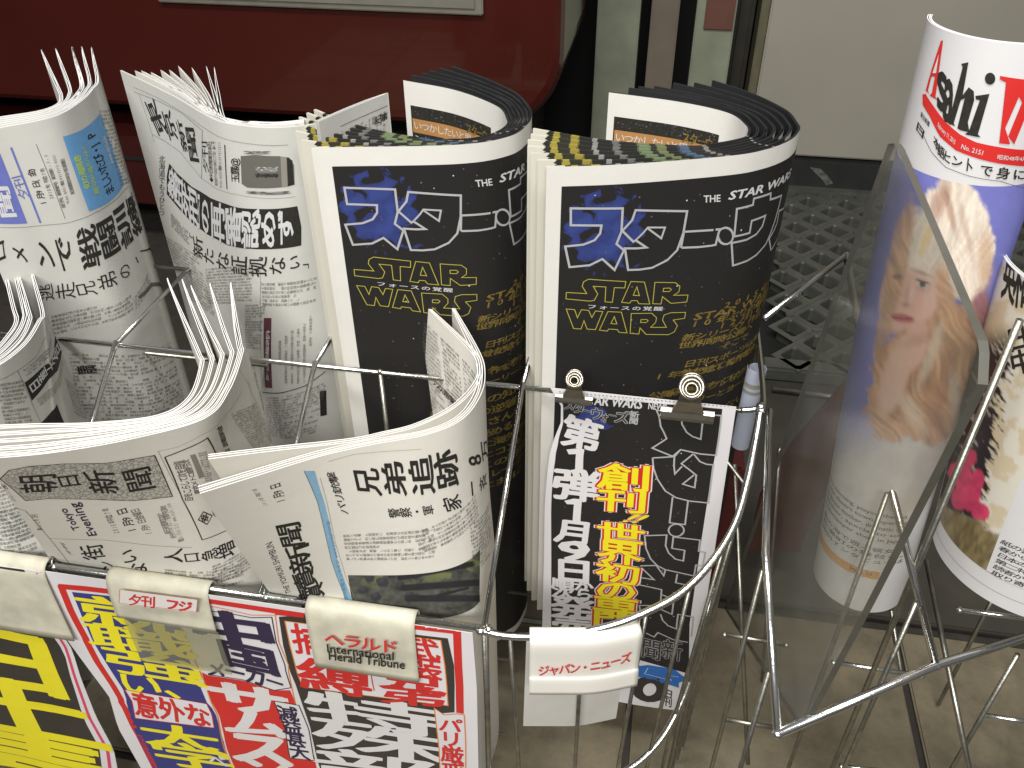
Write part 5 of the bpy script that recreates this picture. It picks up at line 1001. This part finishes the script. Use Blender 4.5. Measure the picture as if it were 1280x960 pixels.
g.poly([C6(405, 95)[0], D6(40, 125)[0], D6(640, 230)[0], D6(828, 252)[0], D6(862, 400)[0], D6(865, 655)[0], D6(800, 660)[0], D6(765, 640)[0], D6(790, 860)[0], D6(800, 1080)[0], D6(120, 1060)[0], C6(640, 960)[0], C6(590, 760)[0], C6(500, 480)[0], C6(430, 260)[0]], 'pblk', 'black_panel', 1)
g.line([D6(640, 188)[0], D6(878, 215)[0], D6(885, 400)[0], D6(895, 660)[0]], .0058, 'red', layer=1)
g.poly([C6(440, 118)[0], D6(790, 262)[0], D6(812, 400)[0], D6(830, 618)[0], D6(38, 515)[0], C6(470, 260)[0]], 'poster', 'boxed_panel', 2); g.line([C6(440, 118)[0], D6(790, 262)[0], D6(812, 400)[0], D6(830, 618)[0], D6(38, 515)[0], C6(470, 260)[0]], .0009, 'orange', closed=True, layer=3)
for ch, a in [('捕', ((480, 140), (640, 155), (510, 300))), ('縛', ((530, 330), (900, 390), (560, 500)))]: g.text(ch, [C6(*p)[0] for p in a], 'red', bold=.05, layer=4, name='red_headline', gap=0)
for ch, a in [('武', ((580, 240), (760, 265), (600, 350))), ('装', ((640, 340), (780, 360), (650, 460))), ('兄', ((470, 420), (790, 470), (480, 520))), ('弟', ((470, 500), (800, 530), (480, 600)))]: g.text(ch, [D6(*p)[0] for p in a], 'red', bold=.05, layer=4, name='red_headline', gap=0)
g.line(D6(400, 395, 428, 535), .0009, 'red', layer=4)
for ch, a in [('特', ((75, 535), (760, 635), (125, 700))), ('殊', ((120, 685), (775, 775), (150, 850))), ('部', ((130, 850), (720, 925), (145, 1010)))]: g.text(ch, [D6(*p)[0] for p in a], 'pwhite', bold=.04, layer=3, name='white_headline', gap=0)
bb = D6(755, 630, 808, 668, 880, 662, 918, 668, 925, 800, 925, 1060, 790, 1060, 775, 800); g.poly(bb, 'poster', 'boxed_panel', 3); g.line(bb, .0009, 'orange', closed=True, layer=4)
for ch, a in zip('パリ厳戒', [((785, 685), (900, 695), (785, 755)), ((790, 755), (900, 765), (795, 835)), ((795, 835), (905, 850), (800, 920)), ((800, 920), (910, 930), (805, 1000))]): g.text(ch, [D6(*p)[0] for p in a], 'red', bold=.05, layer=5, name='red_headline', gap=0)
g.flush()
s1p = edge_rows([(-60, 690), (-60, 800), (-30, 960), (-20, 1060)], [(47, 706), (62, 748), (77, 792), (90, 812), (101, 848), (120, 896), (142, 937), (147, 962), (160, 1060)], YP-.0015, -.493, -.815, 1)
t1p = thing('front_poster', 'charcoal poster with giant yellow lettering and a pink edge line at the lower left corner', 'poster', (-.5, YP, -.815)); sheet(s1p, 0, 'poster', t1p, nu=50, nv=70); g = Print(s1p, t1p, cut=.008)
g.poly([(-60, 700), (30, 712), (48, 745), (66, 795), (82, 822), (92, 858), (108, 905), (124, 936), (130, 1000), (-40, 1000)], 'pblk', 'black_panel', 1); g.line([(46, 716), (56, 745), (72, 792), (84, 815), (95, 850), (113, 899), (135, 941), (140, 1000)], .0016, 'pink', layer=2)
for ch, a in [('日', ((-75, 775), (62, 798), (-60, 850))), ('土', ((-70, 838), (95, 868), (-50, 905))), ('情', ((-75, 898), (112, 935), (-60, 985)))]: g.text(ch, a, 'yel', bold=.06, layer=2, name='yellow_headline', gap=0)
g.flush()

# ------------------------------------------------------------------ plastic label holders and clips
def holder(name, label, curve, prof, m, th=.0009, group='clip-on label holders', film=None):
    C, L = resample(crom(curve, 6) if len(curve) > 2 else np.array(curve, float), 20); T = np.gradient(C, axis=0); T /= np.linalg.norm(T, axis=1)[:, None]; N = np.column_stack([T[:, 1], -T[:, 0]])
    P = np.array(crom(prof, 5)); d = np.gradient(P, axis=0); d /= np.linalg.norm(d, axis=1)[:, None]; Q = P+np.column_stack([d[:, 1], -d[:, 0]])*-th
    c = C[10]; t = thing(name, label, 'label holder', (c[0], c[1], min(p[1] for p in prof)), group)
    V = []; F = []; w = len(P)
    for prof_ in (P, Q):
        for i in range(21):
            for k in range(w): p = C[i]+N[i]*prof_[k, 0]; V.append((p[0], p[1], prof_[k, 1]))
    n = 21*w
    for i in range(20):
        for k in range(w-1): a = i*w+k; F.append((a, a+1, a+w+1, a+w)); F.append((a+n, a+w+n, a+w+1+n, a+1+n))
        F.append((i*w, i*w+w, i*w+w+n, i*w+n)); b = i*w+w-1; F.append((b, b+n, b+w+n, b+w))
    for k in range(w-1): F.append((k, k+n, k+1+n, k+1)); b = 20*w+k; F.append((b, b+1, b+1+n, b+n))
    obj('holder_shell', V, F, M[m], t, smooth=True); return t
zr = ZFR
hk = lambda f, zb: [(-.005, zr-.016), (-.0058, zr-.004), (-.0035, zr+.0038), (.002, zr+.0050), (.0065, zr+.001), (f-.001, zr-.009), (f, (zr+zb)/2), (f+.001, zb)]
def xat(px, py, y): return onY(px, py, y)[0]
zA = onY(455, 841, .354)[2]
x0, x1 = xat(384, 760, .360), xat(519, 772, .360)
th_ = holder('label_holder', 'cream label holder with red katakana over black-letter lettering, on the front rail', [(x0, YF), (x1, YF)], hk(.0095, zA), 'plasticc')
sf = Surf([(zr-.004, [(x0, YF-.0125), ((x0+x1)/2, YF-.0125), (x1, YF-.0125)]), (zA, [(x0, YF-.0125), ((x0+x1)/2, YF-.0125), (x1, YF-.0125)])]); g = Print(sf, th_, clip=False); W3 = Zm(300, 680, 1280/380)
M['tred'] = mat('red label print', (.62, .03, .03), .4)
g.text('ヘラルド', W3(355, 370, 665, 410, 360, 425), 'tred', bold=.04, name='label_text', gap=.05); g.text('International', W3(365, 420, 648, 455, 368, 455), 'ink', fit=True, bold=.035, name='label_text'); g.text('Herald Tribune', W3(372, 450, 695, 490, 375, 487), 'ink', fit=True, bold=.035, name='label_text'); g.flush()
x0, x1 = xat(141, 735, .360), xat(264, 745, .360); zB = onY(200, 778, .354)[2]
th2 = holder('label_holder', 'cream label holder with a boxed red sticker and clear film over the blue poster column', [(x0, YF), (x1, YF)], hk(.0095, zB), 'plasticc')
zC = onY(200, 826, .354)[2]; V, F = box(x0+.006, x1+.002, YF-.0125, YF-.0117, zC, zB+.001); obj('clear_film', V, F, acrylic('yellowed clear film', (.86, .85, .76), .25, .16), th2)
sf = Surf([(zr+.002, [(x0, YF-.0125), ((x0+x1)/2, YF-.0125), (x1, YF-.0125)]), (zB, [(x0, YF-.0125), ((x0+x1)/2, YF-.0125), (x1, YF-.0125)])]); g = Print(sf, th2, clip=False)
M['mag2'] = mat('white sticker', (.76, .73, .70), .4); g.poly(A6(480, 195, 998, 262, 990, 350, 475, 290), 'mag2', 'sticker', 1); g.line(A6(480, 195, 998, 262, 990, 345, 475, 285), .0004, 'tred', closed=True); g.text('夕刊', A6(540, 225, 715, 245, 540, 300), 'tred', bold=.05, name='label_text', layer=3); g.text('フジ', A6(790, 255, 960, 280, 785, 325), 'tred', bold=.09, name='label_text', layer=3); g.flush()
x0, x1 = xat(-70, 690, .360), xat(56, 705, .360); zB = onY(30, 790, .354)[2]
holder('label_holder', 'blank scuffed cream label holder cut off by the left edge', [(x0, YF), (x1, YF)], hk(.0095, zB), 'plasticc')
cv = [(-.0535, .3620), (-.033, .3655), (-.008, .3705), (.0195, .3815)]
th3 = holder('label_holder', 'white label holder with red katakana on the bowed basket rail', cv, [(-.005, zr-.016), (-.0058, zr-.003), (-.0035, zr+.005), (.002, zr+.0062), (.007, zr+.002), (.0075, zr-.018), (.0080, zr-.032), (.0095, zr-.036), (.0105, zr-.051)], 'plasticw')
Cn = crom(cv, 8); Tn = np.gradient(Cn, axis=0); Tn /= np.linalg.norm(Tn, axis=1)[:, None]; off_ = Cn+np.column_stack([Tn[:, 1], -Tn[:, 0]])*.0098
sf = Surf([(zr+.004, off_[::4]), (zr-.045, off_[::4])]); g = Print(sf, th3, clip=False, base=.0002); g.text('ジャパン・ニューズ', Zm(560, 680, 1280/380)(380, 515, 770, 455, 382, 555), 'tred', bold=.04, name='label_text', gap=.02); g.flush()
offc = Cn+np.column_stack([Tn[:, 1], -Tn[:, 0]])*-.0085; sc_ = Surf([(zr-.01, offc[::4]+np.array([-.002, 0])), (zr-.125, offc[::4]+np.array([-.004, 0]))])
tc_ = thing('hanging_card', 'blank scuffed white card hanging inside the basket below the white label holder', 'card', sc_.pos([.03], [sc_.H])[0]); sheet(sc_, 0, 'card', tc_, th=.0012, nu=30, mats=[M['card']]*3)

def clip_(px, py, s, label, lean=0):
    c = onY(px, py, .4955); t = thing('binder_clip', label, 'clip', tuple(c), 'spring clips on the film poster')
    cx, cy, cz = c
    # folded jaws: rolled lip plus sloping plate, front and back
    for sg in (-1, 1):
        prof = [(0, .0), (-.0035, -.0015), (-.0050, -.0045), (-.0038, -.0070), (-.0022, -.0078)]; V = []; F = []
        for x in np.linspace(-.019*s, .019*s, 2):
            for (dy, dz) in prof: V.append((cx+x, cy+(-dy if sg > 0 else dy)*s*.9-(.0 if sg > 0 else 0), cz+dz*s*1.3-.006*s))
        for i in range(4): F.append((i, i+1, i+6, i+5))
        n = len(V); V += [(v[0], v[1]+.0006*(1 if sg < 0 else -1), v[2]-.0003) for v in V]; F += [tuple(reversed([a+n for a in f])) for f in F[:4]]; F += [(0, 5, 5+n, n), (4, 4+n, 9+n, 9)]+[(i, n+i, n+i+1, i+1) for i in range(4)]+[(5+i, 6+i, n+6+i, n+5+i) for i in range(4)]
        obj('jaw', V, F, M['steel'], t)
    V = [(cx-.0115*s, cy-.004*s, cz-.006*s), (cx+.0115*s, cy-.004*s, cz-.006*s), (cx+.008*s, cy-.0055*s, cz+.004*s), (cx+.0068*s, cy-.0045*s, cz+.013*s), (cx-.0068*s, cy-.0045*s, cz+.013*s), (cx-.008*s, cy-.0055*s, cz+.004*s)]
    V += [(v[0], v[1]+.0012, v[2]) for v in V]; obj('neck', V, [(0, 1, 2, 5), (5, 2, 3, 4), (11, 8, 7, 6), (10, 9, 8, 11)]+[(i, i+6, (i+1) % 6+6, (i+1) % 6) for i in range(6)], M['steel'], t)
    for nm, r, rr, yy in (('coil', .0080, .0015, -.005), ('coil', .0062, .0012, -.0065), ('coil', .0040, .0011, -.0072), ('coil', .0076, .0015, -.002)):
        a = np.linspace(0, 2*math.pi, 27); ax = np.array([0, -.80, .60]); e1 = np.array([1, 0, 0]); e2 = np.cross(ax, e1)
        pts = [np.array([cx, cy+yy*s, cz+.0175*s])+r*s*(math.cos(q)*e1+math.sin(q)*e2) for q in a]; v, f = tube(pts, rr*s, 8, caps=False); obj('coil', v, f, M['steel'], t, smooth=True)
clip_(861, 503, 1.0, 'larger bright steel spring clip at the right top of the black film poster')
clip_(718, 488, .72, 'smaller bronze toned spring clip at the left top of the black film poster')
